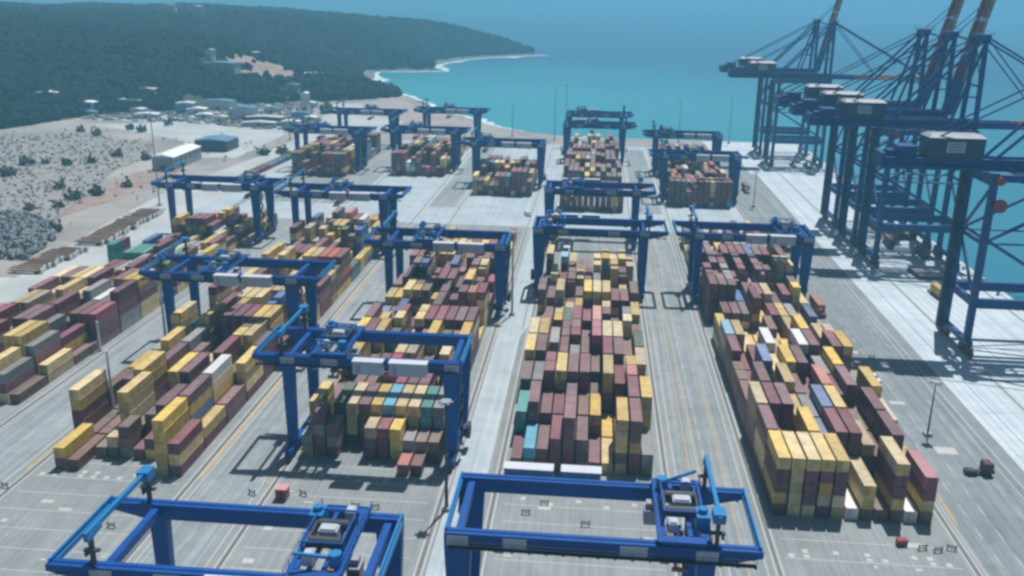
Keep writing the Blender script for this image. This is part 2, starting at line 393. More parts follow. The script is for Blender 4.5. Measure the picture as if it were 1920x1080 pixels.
# canopy clumps
def ico():
    t = (1+5**.5)/2
    v = np.array([(-1,t,0),(1,t,0),(-1,-t,0),(1,-t,0),(0,-1,t),(0,1,t),(0,-1,-t),(0,1,-t),(t,0,-1),(t,0,1),(-t,0,-1),(-t,0,1)], float)
    v /= np.linalg.norm(v[0])
    f = np.array([(0,11,5),(0,5,1),(0,1,7),(0,7,10),(0,10,11),(1,5,9),(5,11,4),(11,10,2),(10,7,6),(7,1,8),(3,9,4),(3,4,2),(3,2,6),(3,6,8),(3,8,9),(4,9,5),(2,4,11),(6,2,10),(8,6,7),(9,8,1)])
    return v, f
IV, IF = ico()
N = 90000
fx = rng.uniform(-1150,-110,N); fy = rng.uniform(560,2100,N)
keep = rng.rand(N) < np.where(fy < 1300, 1, .6)
# only what the view wedge (with margin) can take in
keep &= (fx > -fy*.78-60)
h_, d_ = hz(fx, fy)
keep &= (d_ > 1.5) & (~inside(fx, fy, np.array(patch)-0.) | (rng.rand(N) < .03))
CLEAR = [(-352,812,20),(-330,835,16),(-470,900,16),(-440,880,14),(-300,900,14),(-398,925,14),(-372,900,12)]
for a,b,c in CLEAR: keep &= (np.hypot(fx-a, fy-b) > c)
fx, fy, h_, d_ = fx[keep], fy[keep], h_[keep], d_[keep]
n = len(fx); rad = rng.uniform(2.8, 5.0, n)*(1+(fy > 1300)*.35)
ang = rng.rand(n)*6.28; ca, sa = np.cos(ang), np.sin(ang)
B = IV[None]*(1+rng.uniform(-.28,.28,(n,12,1)))
X = (B[...,0]*ca[:,None]-B[...,1]*sa[:,None])*rad[:,None]; Y = (B[...,0]*sa[:,None]+B[...,1]*ca[:,None])*rad[:,None]
Z = B[...,2]*rad[:,None]*rng.uniform(.7,1.15,(n,1))
V = np.stack([X+fx[:,None], Y+fy[:,None], Z+(h_+rad*.45+rng.uniform(0,3,n))[:,None]], -1).reshape(-1,3)
F = (IF[None]+12*np.arange(n)[:,None,None]).reshape(-1,3)
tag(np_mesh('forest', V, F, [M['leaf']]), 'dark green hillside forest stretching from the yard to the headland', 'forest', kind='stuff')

# ------------------------------------------------------------------ waste land west of the yard
poly('dirt_road', [(-222,300),(-206,300),(-216,380),(-222,470),(-214,560),(-214,640),(-222,720),(-236,800),(-250,872),(-225,885),(-175,850),(-150,790),(-165,700),(-172,600),(-186,500),(-190,400),(-186,300),(-190,60),(-222,60)], .02, M['sandy'])
poly('sandy_clearing', [(-262,560),(-225,560),(-230,700),(-262,745),(-330,720),(-395,690),(-330,655),(-285,620)], .028, M['sandy'])
poly('sand_spit', [(-196,920),(-148,842),(-110,770),(-86,742),(-120,735),(-165,760),(-200,820),(-228,890)], .03, mat('sandy_shore',(0.27,0.24,0.23),.95,c2=(.42,.37,.35),scale=.04))
poly('mud_track', [(-262,500),(-250,560),(-238,505),(-236,430),(-250,345),(-262,345),(-254,430)], .034, M['redearth'])
# rubble field: displaced sheet + scattered stones
RB = [(-236,330),(-232,352),(-246,400),(-256,440),(-276,500),(-282,560),(-305,610),(-385,640),(-470,600),(-420,430),(-300,300)]
a = np.array(RB, float); X, Y = np.meshgrid(np.arange(-470,-228,3.), np.arange(300,642,3.))
Z = .15+.5*np.abs(np.sin(X*.21+np.sin(Y*.13)*2)*np.cos(Y*.17+X*.05))*rng.uniform(.2,1.2,X.shape)
n0 = X.shape[1]; i = (np.arange(X.shape[0]-1)[:,None]*n0+np.arange(n0-1)[None,:]).ravel()
F = np.stack([i,i+1,i+n0+1,i+n0],-1); V = np.stack([X,Y,Z],-1).reshape(-1,3); c = V[F].mean(1); F = F[inside(c[:,0],c[:,1],a)]
tag(np_mesh('rubble_field', V, F, [M['rubble']]), 'grey broken rubble ground west of the container yard', 'rubble', kind='stuff')
N = 5200; sx = rng.uniform(-470,-225,N); sy = rng.uniform(300,660,N); k = inside(sx,sy,a)|(rng.rand(N)<.08); sx,sy = sx[k],sy[k]; n=len(sx)
rad = rng.uniform(.3,1.1,n)**1.3; B = IV[None]*(1+rng.uniform(-.3,.3,(n,12,1)))*rad[:,None,None]
B[...,2] *= .6; V = (B+np.stack([sx,sy,rad*.3+.6],-1)[:,None]).reshape(-1,3); F = (IF[None]+12*np.arange(n)[:,None,None]).reshape(-1,3)
tag(np_mesh('loose_boulders', V, F, [M['rubble']]), 'loose grey boulders strewn over the rubble ground', 'boulders', kind='stuff')
# concrete armour units heaped at the left edge
N = 2600; sx = rng.uniform(-300,-215,N); sy = rng.uniform(318,395,N); k = inside(sx,sy,np.array([(-216,322),(-222,352),(-234,372),(-262,392),(-300,380),(-300,320)],float)); sx,sy=sx[k],sy[k]; n=len(sx)
rad = rng.uniform(.9,1.7,n); B = IV[None]*(1+rng.uniform(-.45,.45,(n,12,1)))*rad[:,None,None]
V = (B+np.stack([sx,sy,rad*.5+rng.uniform(0,1.6,n)],-1)[:,None]).reshape(-1,3); F = (IF[None]+12*np.arange(n)[:,None,None]).reshape(-1,3)
tag(np_mesh('rubble_heap', V, F, [mat('armour_stone',(.12,.14,.155),.9,c2=(.25,.27,.285),scale=.3)]), 'dark heap of quarried stone beside the sandy road', 'stone heap', kind='stuff')

vp = np.array([(-480,735),(-440,770),(-400,778),(-352,792),(-326,845),(-288,880),(-262,872),(-250,800),(-225,745),(-225,690),(-262,690),(-330,718),(-400,715)], float)
N = 2600; sx = rng.uniform(-480,-222,N); sy = rng.uniform(690,880,N); k = inside(sx,sy,vp); sx,sy=sx[k],sy[k]; n=len(sx)
rad = rng.uniform(.5,2.2,n); B = IV[None]*(1+rng.uniform(-.4,.4,(n,12,1)))*rad[:,None,None]; B[...,0] *= 1.7; B[...,2] *= .6
V = (B+np.stack([sx,sy,rad*.3],-1)[:,None]).reshape(-1,3); F = (IF[None]+12*np.arange(n)[:,None,None]).reshape(-1,3)
tag(np_mesh('building_debris', V, F, [mat('debris_pale',(.30,.31,.32),.9,.2), M['leaf2'], M['rubble']], rng.choice([0,1,2],n,p=[.35,.4,.25]).repeat(20)), 'pale and dark heaps of debris and scrub between the village sheds', 'debris', kind='stuff')
def bush(loc, s, label, i):
    t = thing('bush', label, 'bush', (loc[0], loc[1], 0), group='bushes on the waste ground')
    n = 60; pos = rng.normal(0, .42, (n,3)); pos[:,2] = np.abs(pos[:,2])*1.1+.25
    rr = rng.uniform(.16,.34,n); B = IV[None]*(1+rng.uniform(-.4,.4,(n,12,1)))*rr[:,None,None]+pos[:,None]
    o = np_mesh('crown', (B*s).reshape(-1,3), (IF[None]+12*np.arange(n)[:,None,None]).reshape(-1,3), [M['leaf2']]); o.parent = t
    b = MB(); b.cyl((0,0,0),(0,0,s*.6),s*.07,6,s*.03); b.build('trunk', M['bark'], t)
BU = [(-335.3,514,4,'tall dark bush standing alone on the far left of the grey rubble'),(-327,520,2.6,'small bush just right of the tall rubble bush'),
 (-312,517,3.2,'low wide bush in the middle of the left rubble field'),(-302,528,3.0,'second bush toward the road in the rubble row'),(-298,552,3.8,'round dark bush by the mud bank above the red track'),
 (-276,545,3.0,'bush at the right end of the rubble row'),(-349,669,3.6,'left one of the pair of bushes on the bright sand clearing'),(-336,660,3.4,'right one of the pair of bushes on the bright sand clearing'),
 (-333,697,3.2,'bush behind the pair on the sand clearing'),(-379,652,3.0,'bush at the rim of the forest side scrub'),(-357,634,3.8,'wide scrub bush on the mound beside the sand clearing'),
 (-326,481,4.2,'broad dark bush at the left edge of the rubble field'),(-278,451,3.0,'bush at the near bank of the red mud track'),(-256,428,3.6,'left bush of the group beside the sandy road'),
 (-252,441,3.4,'middle bush of the group beside the sandy road'),(-247,463,2.8,'right bush of the group beside the sandy road'),(-264,402,2.6,'small bush on the pale verge near the stone heap'),
 (-253.5,409,2.4,'smallest bush on the pale verge near the stone heap'),(-230,366,2.8,'bush at the right end of the dark stone heap'),
 (-212,575,3.4,'left bush of the clump beyond the blue roofed shed'),(-203,583,3.2,'middle bush of the clump beyond the blue roofed shed'),(-196,572,3.0,'right bush of the clump beyond the blue roofed shed'),
 (-235,800,6.5,'large dark round tree-like bush where the sand meets the village'),(-222,705,3.0,'lone bush on the wide bright sand road')]
for i, (x, y_, s, lb) in enumerate(BU): bush((x, y_), s, lb, i)

# buildings
def building(name, label, x, y, w, d, h, wall, roof, rz=0, gable=1.2, z=0, cat='building', group=None):
    t = thing(name, label, cat, (x, y, z), rz, group)
    b = MB(); b.box(-w/2,w/2,-d/2,d/2,-3,h); b.build('wall', wall, t)
    b = MB(); e = .5
    b.hexa([(-w/2-e,-d/2-e,h),(w/2+e,-d/2-e,h),(w/2+e,d/2+e,h),(-w/2-e,d/2+e,h),(-.05,-d/2-e,h+gable),(.05,-d/2-e,h+gable),(.05,d/2+e,h+gable),(-.05,d/2+e,h+gable)])
    b.build('roof', roof, t)
    nw = max(2, min(6, int(d/5)))
    for k in range(nw):
        yy = -d/2+(k+.5)*d/nw
        b = MB(); b.box(w/2-.1,w/2+.06,yy-.7,yy+.7,h*.4,h*.75); b.build('window', M['window'], t)
    b = MB(); b.box(-1.3,1.3,-d/2-.06,-d/2+.1,0,min(3.2,h*.8)); b.build('door', M['window'], t)
    return t
WR = mat('roof_white', (.86,.88,.9), .45, .05, .3)
building('warehouse','long grey shed with bright white roof beside the sandy road',-250,532,13,42,8,M['grey'],WR,R(2),1.6)
building('workshop','dark blue roofed workshop standing behind the white roofed shed',-250,592,22,20,7,M['housegrey'],M['roofblue'],0,1.4)
VB = [(-428,752,14,12,5,'wallpale','white','small white building at the left end of the village by the forest'),
 (-405,775,26,10,4,'wallpale','white','long low white building below the forest edge'),
 (-352,775,15,12,9,'roofblue','wallpale','tall blue walled block in the middle of the village'),
 (-335,808,24,14,8,'wallpale','roofblue','wide pale hall with arched blue roof at the hill foot'),
 (-372,905,34,20,9,'grey','roofblue','large grey hall half hidden in trees above the village'),
 (-392,930,8,8,12,'wallpale','grey','small tower beside the grey hall in the trees'),
 (-288,745,18,12,10,'panel','roofblue','lilac grey block with blue roof at the village front'),
 (-300,770,20,10,6,'grey','wallpale','grey hall just behind the lilac block'),
 (-268,735,30,9,4,'housegrey','wallpale','long low shed with pale roof right of the lilac block'),
 (-262,705,26,8,3.5,'grey','wallpale','low pale roofed shed at the edge of the bright sand'),
 (-258,812,6,6,16,'wallpale','white','slim pale tower at the right side of the village'),
 (-322,742,12,8,4,'wallpale','white','small white roofed hut left of the lilac block'),
 (-246,760,16,9,5,'grey','roofblue','grey shed nearest the large dark tree'),
 (-312,1012,26,10,5,'wallpale','white','white roofed building on the cleared red slope'),
 (-300,905,14,9,5,'panel','roofblue','small blue house among trees on the near headland'),
 (-455,742,18,9,4,'wallpale','white','pale hut at the far left end of the village track'),
 (-386,757,12,9,5,'grey','wallpale','grey hut between the long white building and the blue block'),
 (-340,770,16,10,5,'panel','white','lilac hut directly before the tall blue walled block'),
 (-312,790,12,9,6,'wallpale','roofblue','small hall with blue roof behind the grey hall'),
 (-232,742,10,7,4,'wallpale','white','white hut nearest the bright sand road'),
 (-378,1010,18,9,5,'wallpale','white','white house at the left edge of the cleared red slope'),
 (-420,738,13,8,4,'grey','roofblue','grey hut with blue roof in front of the forest edge houses'),
 (-398,800,16,9,5,'wallpale','wallpale','plain pale house at the forest foot behind the long white building'),
 (-368,735,20,8,4,'wallpale','white','long white hut on the near side of the village'),
 (-300,722,10,7,5,'wallpale','wallpale','pale box like hut by the pair of bushes'),
 (-280,790,12,8,5,'wallpale','roofblue','small blue roofed house left of the slim tower'),
 (-240,716,14,6,3.5,'wallpale','white','white shed beside the lone bush on the sand'),
 (-262,838,12,8,5,'panel','wallpale','pale hut behind the slim tower'),
 (-700,1500,30,16,12,'wallpale','white','distant white house high in the hill forest'),
 (-655,1510,24,14,11,'wallpale','white','second distant white house high in the hill forest')]
for (x,y_,w_,d,h,wl,rf,lb) in VB:
    zz = float(hz(x,y_)[0]); building('village_house',lb,x,y_,w_,d,h,M[wl] if wl in M else M['wallpale'],WR if rf=='white' else M[rf],random.uniform(-.2,.2),1.0,max(0,zz)+ (7 if zz>40 else 0),group='houses of the village below the forest')

# ------------------------------------------------------------------ containers
def cont_mesh(L, mname):
    b = MB(); W, H = 2.44, 2.59; w2 = W/2
    b.box(-w2+.05,w2-.05,.06,L-.06,.12,H-.06)                       # shell
    for x in (-w2, w2-.16):
        for yv in (0, L-.16): b.box(x,x+.16,yv,yv+.16,0,H)
        b.box(x,x+.16,.16,L-.16,H-.12,H-.005); b.box(x,x+.16,.16,L-.16,.02,.17)
    for yv in (0, L-.16):
        b.box(-w2+.16,w2-.16,yv,yv+.16,H-.12,H-.005); b.box(-w2+.16,w2-.16,yv,yv+.16,.02,.17)
    n = int(L/.55)
    for k in range(n):                                              # corrugation ribs, sides and roof
        yv = .3+(L-.75)*k/n
        b.box(-w2+.01,-w2+.05,yv,yv+.27,.17,H-.12); b.box(w2-.05,w2-.01,yv,yv+.27,.17,H-.12)
        if k % 2 == 0: b.box(-w2+.17,w2-.17,yv,yv+.3,H-.06,H-.035)
    me = bpy.data.objects[b.build('shipping_container', CC[mname]).name]
    return me
def door_mesh(mname, side):
    b = MB(); x0, x1 = (-1.05,-.02) if side < 0 else (.02,1.05)
    b.box(x0,x1,.02,.07,.18,2.46)
    for x in (x0+.3, x0+.72): b.cyl((x,0,.2),(x,0,2.44),.03,6); b.box(x-.02,x+.22,-.03,.01,1.05,1.12)
    return b.build('door', CC[mname])
protos = {}
def proto(mname, L):
    if (mname, L) not in protos:
        o = cont_mesh(L, mname); d = [door_mesh(mname, -1), door_mesh(mname, 1)]
        C.objects.unlink(o); [C.objects.unlink(x) for x in d]
        protos[(mname, L)] = (o, d)
    return protos[(mname, L)]

CODE = {'Y':'yellow','M':'maroon','T':'tan','W':'white','G':'grey','B':'blue','S':'sky blue','L':'teal','E':'green','O':'orange','P':'pink','N':'brown'}
def palette(near):
    return random.choices('YMTWGBSLEOPN', near)[0]
W1 = (27,50,3,2,3,4,1,.6,1.2,1.2,.6,11)      # central yard
W2 = (29,46,3,1.5,3.5,4,1,1,1.5,1.5,1,10)      # western blocks
W3 = (8,46,4,3,3,3,.6,.5,1.5,1,.6,30)       # far half
# hand-read front bays: rows left to right, height digit then colour of the top tiers (top first)
FRONT = {
 'east': ['Y5MMYM Y5YYYY Y5MMMY Y5MYTM Y5MMYY W1 Y3YN N1 Y5MMYM W1 P4MYN',
          'M5MYYM M3MY N2M Y5YMMY B4BMM M5MMMM M5MMNM T4NM M3NM M5NMMN Y3YM',
          'Y5YMNM M5MMNM M5MMYM Y4MNM G4MMM B5BMNM Y5YMMM Y4MNM N3MM M5MNMM T4NYM',
          'Y5YNMM M5MMMM M4NMM Y5YMMM M4MNM N3MM O5MMNM M4MMM M5NMMM Y4YMM Y5YNMM',
          'N3MM M5MMMM B5BMYM Y4MNM Y5YMNM M5MNMM M5MNMM G4MMM Y5YNMM O4MMN M4NMM',
          'M4NM P5MNMM Y5MMNM W5MMMM M3NM N3MM W5MMNM M5MNMM Y5MNMM M5MMMM Y5MMNM'],
 'centre': ['M1 S2L M2M M3NM M5MNMM M3NM M1 Y1 Y5YYNY M5NYMM G2E',
          'L3LN M4NM M3MN M5NMMM M4NMM M5MNMM Y3NM Y4NMY Y3NMM M5MNMM Y5YYYM',
          'N4NM G4MM M5MNMM Y5YNMM M5MMNM M5MNNM Y5MYNM Y5YMMM M4NMM O5NMMM M4MM',
          'Y5YYYM M5MNMM Y5YYNM Y5YMNM G4MMM N3MM N3MM M5NMMM M5MMMM G3MM T4NM',
          'Y5YYNM Y5YNYM G4NMM N3NM M5MMNM M5MNNM P5MNMM Y5YMNM Y5YNMM N3NM E4ENM',
          'M5MNMM M4MNM N3NM M5MMMM M5MMNM B5BNMM O5MMNM N3NM Y5YNYM Y5YNYM Y5YNYM'],
 'midwest': ['Y2N M4NM Y3EE N1 N1 T3MM T3YM Y3MM M2O M2M Y2N',
          'Y4YNM N2NY E4EYNM T4TYEM M4NMM Y4YYYM S4BNM Y4YNYM Y4YNEM L4LNMM G4GNMM',
          'Y5YNMM Y4YNM N3NM M5MNMM N4MM P5MMMM P4MMM N4NM M4NMM M5NMMM M4MMM',
          'Y5YNYM Y5YNMM N3NM M3MM Y5YNYM Y5YNYM T5YYNM T5YNMM G4MMM Y5YNMM N4NM',
          'Y5YMMM M5MMNM Y5YYNM E4ENM N3MM W3GM N4NM Y5YYNM E4MMM N4MM Y5YYNM'],
'farwest': ['N1 N1 N1 M2 G2 N2M Y1 B2M Y4YYYY G3 N1','M3 Y2 P4 Y4 M5 G2 B2 Y5YYYY Y5YYYY G4 Y5YYYY',
          'M4 P5MMNM M5 L5LNM T4 M5MMMM M5MMMM G4 T4 M3 N2','M5 Y4 T5YNM T5YYN G4 M4 M5 M5MMNM N4 M4 P4M','G4 M5 T4 Y4 Y5YYN Y4 M4 G5GN W4 W3 M5MMGG'],
 'west': ['N1 Y2M N1 N1 Y2E M3NM Y1 M2N N1 Y5YYYY M3Y',
          'Y5YMN N1 N1 M4YNM Y5YYNM N2 N3M M4NM Y5YYYM M5YBYM Y2M',
          'Y5YN Y4M M4MM Y5YNMM M4NM Y5YYBM Y5YYNM M5MNMM M5NMMM W5YYNM M4MMM',
          'Y3YN Y2M Y2MM M4NMM Y3NM Y3YBM Y3YNM G2M M5NMMM N3M Y4YYM',
          'G3GN Y4G W5GGN G4GMM N3NM G4GBM W2N N2M Y5YYMM Y5YYNM M4MMM',
          'Y5YN G4M L4LMM Y5YNMM W3NM M5MBMM M5MMNM M5MNMM Y5YYYM Y5YYNM M4MMM'],
}
def parse(s):
    a = []
    for t in s.split():
        h = int(t[1]); cols = [t[0]]+list(t[2:]); a.append((h, cols))
    return a
BLOCKS = [  # key, words for labels, left rail x, first Y, bays, palette
 ('east','eastern block',37.0,167.5,17,W1),('centre','central block',-17.5,180.5,12,W1),('midwest','block left of the pale service road',-64.5,174.5,16,W1),
 ('west','western block with ochre kerb line',-118.3,168.5,17,W2),('farwest','westernmost block',-174.0,199.0,15,W2),
 ('east2','far eastern block',37.0,460,11,W3),('centre2','far central block',-17.5,442,15,W3),('midwest2','far block left of the service road',-64.5,472,6,W3),
 ('west2','far western block',-118.3,520,8,W3),('farwest2','far westernmost block',-174.0,510,8,W3)]
ORD = ['first','second','third','fourth','fifth','sixth','seventh','eighth','ninth','tenth','eleventh','twelfth','thirteenth','fourteenth','fifteenth','sixteenth','seventeenth']
BW = {k: w_ for k, w_, *_ in BLOCKS}
allc = []   # (x, y, z, L, colour, exposure score, block, bay, row, tier, height)
for key, words_, xr, y0, nb, pal in BLOCKS:
    Hs = {}; Cs = {}
    for b in range(nb):
        base = random.choice([2,3,4,5,5,5]) if key not in ('west','farwest') else random.choice([2,3,3,4,4,5])
        run = palette(pal)
        for rw in range(11):
            if key in FRONT and b < len(FRONT[key]):
                h, cols = parse(FRONT[key][b])[rw]
            else:
                h = max(0, min(5, int(round(random.gauss(base, 1.15)))))
                if random.random() < .13: h = max(0, h-random.choice([2,3]))
                if key == 'farwest' and b > 10: h = max(0, h-1)
                if random.random() < .38: run = palette(pal)
                cols = [run if random.random() < .5 else palette(pal) for _ in range(max(h,1))]
            if key in FRONT and 0 < b < len(FRONT[key]) and random.random() < .26:
                k_ = random.choice([2,3]); h, cols = max(1, h-k_), cols[k_:] or cols[-1:]
            if key == 'centre2' and b > 0 and b < 3: h = 0
            if b == nb-1: h = max(0, h-1-int(2*random.random()))
            if key == 'midwest' and b > 11: h = min(h, 1+(random.random()<.2)); 
            if key == 'farwest' and b in (9,10) : h = min(h, 3)
            while len(cols) < h: cols.append(random.choice('MMNY'))
            Hs[b,rw] = h; Cs[b,rw] = cols
    for (b, rw), h in Hs.items():
        two = random.random() < .12 and not (key in FRONT and b < 2)
        if key == 'midwest' and b == 0: two = True
        if key == 'west' and b == 0 and rw not in (1,2,9,10): two = True
        for t in range(h):
            col = CODE[Cs[b,rw][h-1-t]]
            nf = Hs.get((b-1,rw),0) <= t; top = t == h-1
            sidx = -1 if xr+2.1+2.87*rw > 0 else 1
            ns = Hs.get((b,rw+sidx),0) <= t
            x = xr+2.1+1.22+2.87*rw+random.uniform(-.05,.05); z = .05+2.6*t
            parts = [(0, 12.19)] if not two else [(0, 6.06), (6.4, 6.06)]
            for k, (dy, L) in enumerate(parts):
                yv = y0+13*b+dy+random.uniform(-.08,.08)
                if key == 'midwest' and b == 0:
                    if k == 0 and (rw not in (8,9) or t > 0): continue
                    if rw in (3,4): continue
                if key == 'west' and b == 0 and two and k == 0: continue
                D2 = (yv**2+x*x+90**2)
                if key == 'farwest' and yv < 330 and x < -.78*yv+5: sc = 0
                else: sc = (top*L*2.44*.5+nf*(k == 0)*2.6*2.44*.85+ns*L*2.6*abs(x)/math.sqrt(D2))/D2
                allc.append((x, yv, z, L, col if k == 0 or random.random()<.5 else CODE[random.choice('MYNG')], sc, key, b, rw, t, h, k, two, nf or k == 1))
# a few stacks standing apart
def extra(x, y_, hs, key, rw, b, L=6.06):
    for t, c in enumerate(hs):
        D2 = (y_**2+x*x+8100); allc.append((x, y_, .05+2.6*t, L, CODE[c], 9, key, b, rw, t, len(hs), 9, False, True))
allc.sort(key=lambda a: -a[5])
ind, rest = allc[:300], allc[300:]
seen = {}
for (x, yv, z, L, col, sc, key, b, rw, t, h, k, two, nf) in ind:
    size = 'short' if L < 7 else 'long'
    pos = 'only one of its stack' if h == 1 else ('topping its stack' if t == h-1 else ('bottom of its stack' if t == 0 else ('one below top' if t == h-2 else 'two below top' if t == h-3 else 'three below top')))
    if h == 1: pos = 'alone on the ground'
    end = (' near half' if k == 0 else ' rear half') if two else ''
    bname = {'east':'eastern','centre':'central','midwest':'midwest','west':'western','farwest':'westernmost'}.get(key, key)
    lab = f"{col} {size} container {pos}, row {rw+1}, {ORD[b]} bay{end}, {bname} block"
    o, ds = proto(col, L)
    c = o.copy(); C.objects.link(c); c.location = (x, yv, z); tag(c, lab, 'container', 'containers stacked in the yard blocks')
    if nf:
        for d in ds:
            e = d.copy(); C.objects.link(e); e.parent = c
# the remaining thousands as one object
A = np.array([(c[0],c[1],c[2],c[3]) for c in rest]); ci = np.array([CN.index(c[4]) for c in rest]); n = len(A)
u = np.array([(-1,0,0),(1,0,0),(1,1,0),(-1,1,0),(-1,0,1),(1,0,1),(1,1,1),(-1,1,1)], float)
V = np.stack([A[:,None,0]+u[None,:,0]*1.215, A[:,None,1]+u[None,:,1]*A[:,None,3], A[:,None,2]+u[None,:,2]*2.54], -1).reshape(-1,3)
q6 = np.array([(0,3,2,1),(4,5,6,7),(0,1,5,4),(1,2,6,5),(2,3,7,6),(3,0,4,7)])
F = (q6[None]+8*np.arange(n)[:,None,None]).reshape(-1,4)
o = np_mesh('container_stacks', V, F, [CC[k] for k in CN], np.repeat(ci, 6))
at = o.data.attributes.new('tint', 'FLOAT', 'FACE'); at.data.foreach_set('value', np.repeat(rng.rand(n), 6).astype(np.float32))
tag(o, 'thousands of stacked maroon, yellow and tan containers filling the yard behind the front stacks', 'containers', kind='stuff')
print('containers', len(allc), 'individual', len(ind), 'min score', ind[-1][5])

# ------------------------------------------------------------------ yard gantry cranes
mat_roof = mat('electrical_roof', (.55,.58,.64), .5, .08, .5)
def gantry(both):
    t = thing('gantry_crane', 'x', 'gantry crane', group='blue rail gantry cranes straddling the container blocks')
    xl, xr = -7.9, (44.2 if both else 38.4)
    for y_ in (0, 16.5):
        b = MB()
        b.box(-2,38.2 if not both else 38.6,y_-.85,y_+.85,21.7,24.2)
        b.hexa([(xl,y_-.85,23.2),(-2,y_-.85,21.7),(-2,y_+.85,21.7),(xl,y_+.85,23.2),(xl,y_-.85,24.2),(-2,y_-.85,24.2),(-2,y_+.85,24.2),(xl,y_+.85,24.2)])
        if both: b.hexa([(38.6,y_-.85,21.7),(xr,y_-.85,23.2),(xr,y_+.85,23.2),(38.6,y_+.85,21.7),(38.6,y_-.85,24.2),(xr,y_-.85,24.2),(xr,y_+.85,24.2),(38.6,y_+.85,24.2)])
        b.box(xl+.3,xr-.3,y_-.1,y_+.1,24.2,24.34)
        b.build('girder', M['blue'], t)
        s = -1 if y_ == 0 else 1
        b = MB(); yo = y_+s*.85
        b.box(xl+1,xr-1,min(yo,yo+s*.8),max(yo,yo+s*.8),22.1,22.2)
        for k in range(int((xr-xl-2)/2.5)+1):
            x = xl+1+2.5*k; b.box(x-.03,x+.03,yo+s*.75-.03,yo+s*.75+.03,22.2,23.3)
            b.box(x-.2,x+.2,min(y_+s*.86,yo+s*.3),max(y_+s*.86,yo+s*.3),21.6,22.05)
        for zz in (22.75, 23.3): b.box(xl+1,xr-1,yo+s*.75-.03,yo+s*.75+.03,zz-.03,zz+.03)
        b.build('walkway', M['dark'], t)
        for (ax, bx, tw, bw) in ((0,0,1.35,1.0),(36.2,36.2,2.0,1.05)):
            b = MB(); b.frus((ax-bw,ax+bw,y_-.75,y_+.75),2.6,(ax-tw,ax+tw,y_-.8,y_+.8),21.7)
            b.build('leg', M['blue'], t)
    for x in (0, 36.2):
        b = MB(); b.box(x-.75,x+.75,-4.2,20.7,1.5,2.9)
        for y_ in (-3.2, 1.2, 15.3, 19.7): b.frus((x-.5,x+.5,y_-.9,y_+.9),.9,(x-.6,x+.6,y_-.4,y_+.4),1.5)
        b.build('sill_beam', M['blue'], t)
        for y_ in (-3.2, 1.2, 15.3, 19.7):
            b = MB(); b.box(x-.42,x+.42,y_-1.2,y_+1.2,.45,.9)
            for dy in (-.75,.75): b.cyl((x-.22,y_+dy,.45),(x+.22,y_+dy,.45),.36,12)
            b.build('bogie', M['rust'], t)
        b = MB(); b.box(x-.55,x+.55,.85,15.65,22.3,23.7); b.build('cross_beam', M['blue'], t)
    for x in ((xl+.35, xr-.35)):
        b = MB(); b.box(x-.35,x+.35,.85,15.65,23.2,24.0)
        b.bar((x,-.3,24.6),(x,16.8,24.6),.32,.32); b.build('end_tie', M['light_blue'], t)
    # service monorail on posts
    b = MB(); x = -1.3
    b.box(x-.3,x+.3,-1.2,17.7,29.0,29.7); b.box(x-.9,x+.9,15.0,17.4,28.4,29.9); b.bar((x,-1.0,28.6),(x,2.4,29),.8,.8)
    sb = b.build('service_beam', M['light_blue'], t)
    for y_ in (0, 16.5):
        b = MB(); b.box(x-.28,x+.28,y_-.28,y_+.28,24.2,28.9)
        b.box(x-1.1,x+1.1,y_-.35,y_+.35,26.3,26.6); b.box(x-.9,x-.6,y_-.5,y_+.5,25.6,26.3)
        b.build('post', M['dark'], sb)
    # electrical houses slung on the outside of the front girder
    for (x0, x1) in ((15.3,21.7),(23.2,31.2)):
        b = MB(); b.box(x0,x1,-3.9,-1.75,21.9,24.7); e = b.build('electrical_house', M['panel'], t)
        b = MB(); b.box(x0-.15,x1+.15,-4.05,-1.6,24.7,24.95); b.build('roof', mat_roof, e)
        b = MB(); b.box(x0+.8,x0+1.6,-3.96,-3.9,22.1,24.1); b.build('door', M['grey'], e)
    for (x0, x1, yy) in ((-1.6,1.6,-.95),(7.5,11.2,-.95),(34.6,37.8,-.95),(-1.6,1.6,17.45),(8.5,12.5,17.45),(26,29.5,17.45),(34.6,37.8,17.45)):
        b = MB(); b.box(x0,x1,yy-.05,yy+.05,22.25,23.9); p = b.build('name_panel', M['panel'], t)
    b = MB()
    for k in range(9):
        z0, z1 = 2.9+2.05*k, 4.95+2.05*k; ya, yb = (1.0,3.2) if k % 2 else (3.2,1.0)
        b.bar((37.9,ya,z0),(37.9,yb,z1),.7,.08); b.box(37.5,38.3,min(yb-.3,yb+.3),yb+.3,z1-.05,z1)
    b.build('stair', M['dark'], t)
    b = MB(); b.cyl((38.3,7.6,4.6),(39.1,7.6,4.6),2.0,24); b.cyl((38.2,7.6,4.6),(39.2,7.6,4.6),.5,12); b.box(36.9,38.3,7.2,8.0,2.9,5.0); b.build('cable_reel', M['dark'], t)
    for (x, y_) in ((6,-.4),(30,-.4),(6,16.9),(30,16.9)):
        b = MB(); b.box(x-.6,x+.6,y_-.3,y_+.3,21.2,21.6); b.box(x-.1,x+.1,y_-.1,y_+.1,21.6,21.8); b.build('floodlight', M['grey'], t)
    # trolley, origin at its own centre
    tr = MB(); tr.box(-3.2,3.2,-.6,.9,24.34,25.0); tr.box(-3.2,3.2,15.6,17.1,24.34,25.0)
    for x in (-2.8,-1.0,1.0,2.8): tr.box(x-.3,x+.3,.9,15.6,24.5,25.1)
    for x in (-2.8,2.8):
        tr.bar((x,4,25.1),(x,4,27.2),.25); tr.bar((x,12.5,25.1),(x,12.5,27.2),.25); tr.bar((x,4,27.2),(x,12.5,27.2),.25)
    tr.bar((-2.8,4,27.2),(2.8,4,27.2),.25); tr.bar((-2.8,12.5,27.2),(2.8,12.5,27.2),.25)
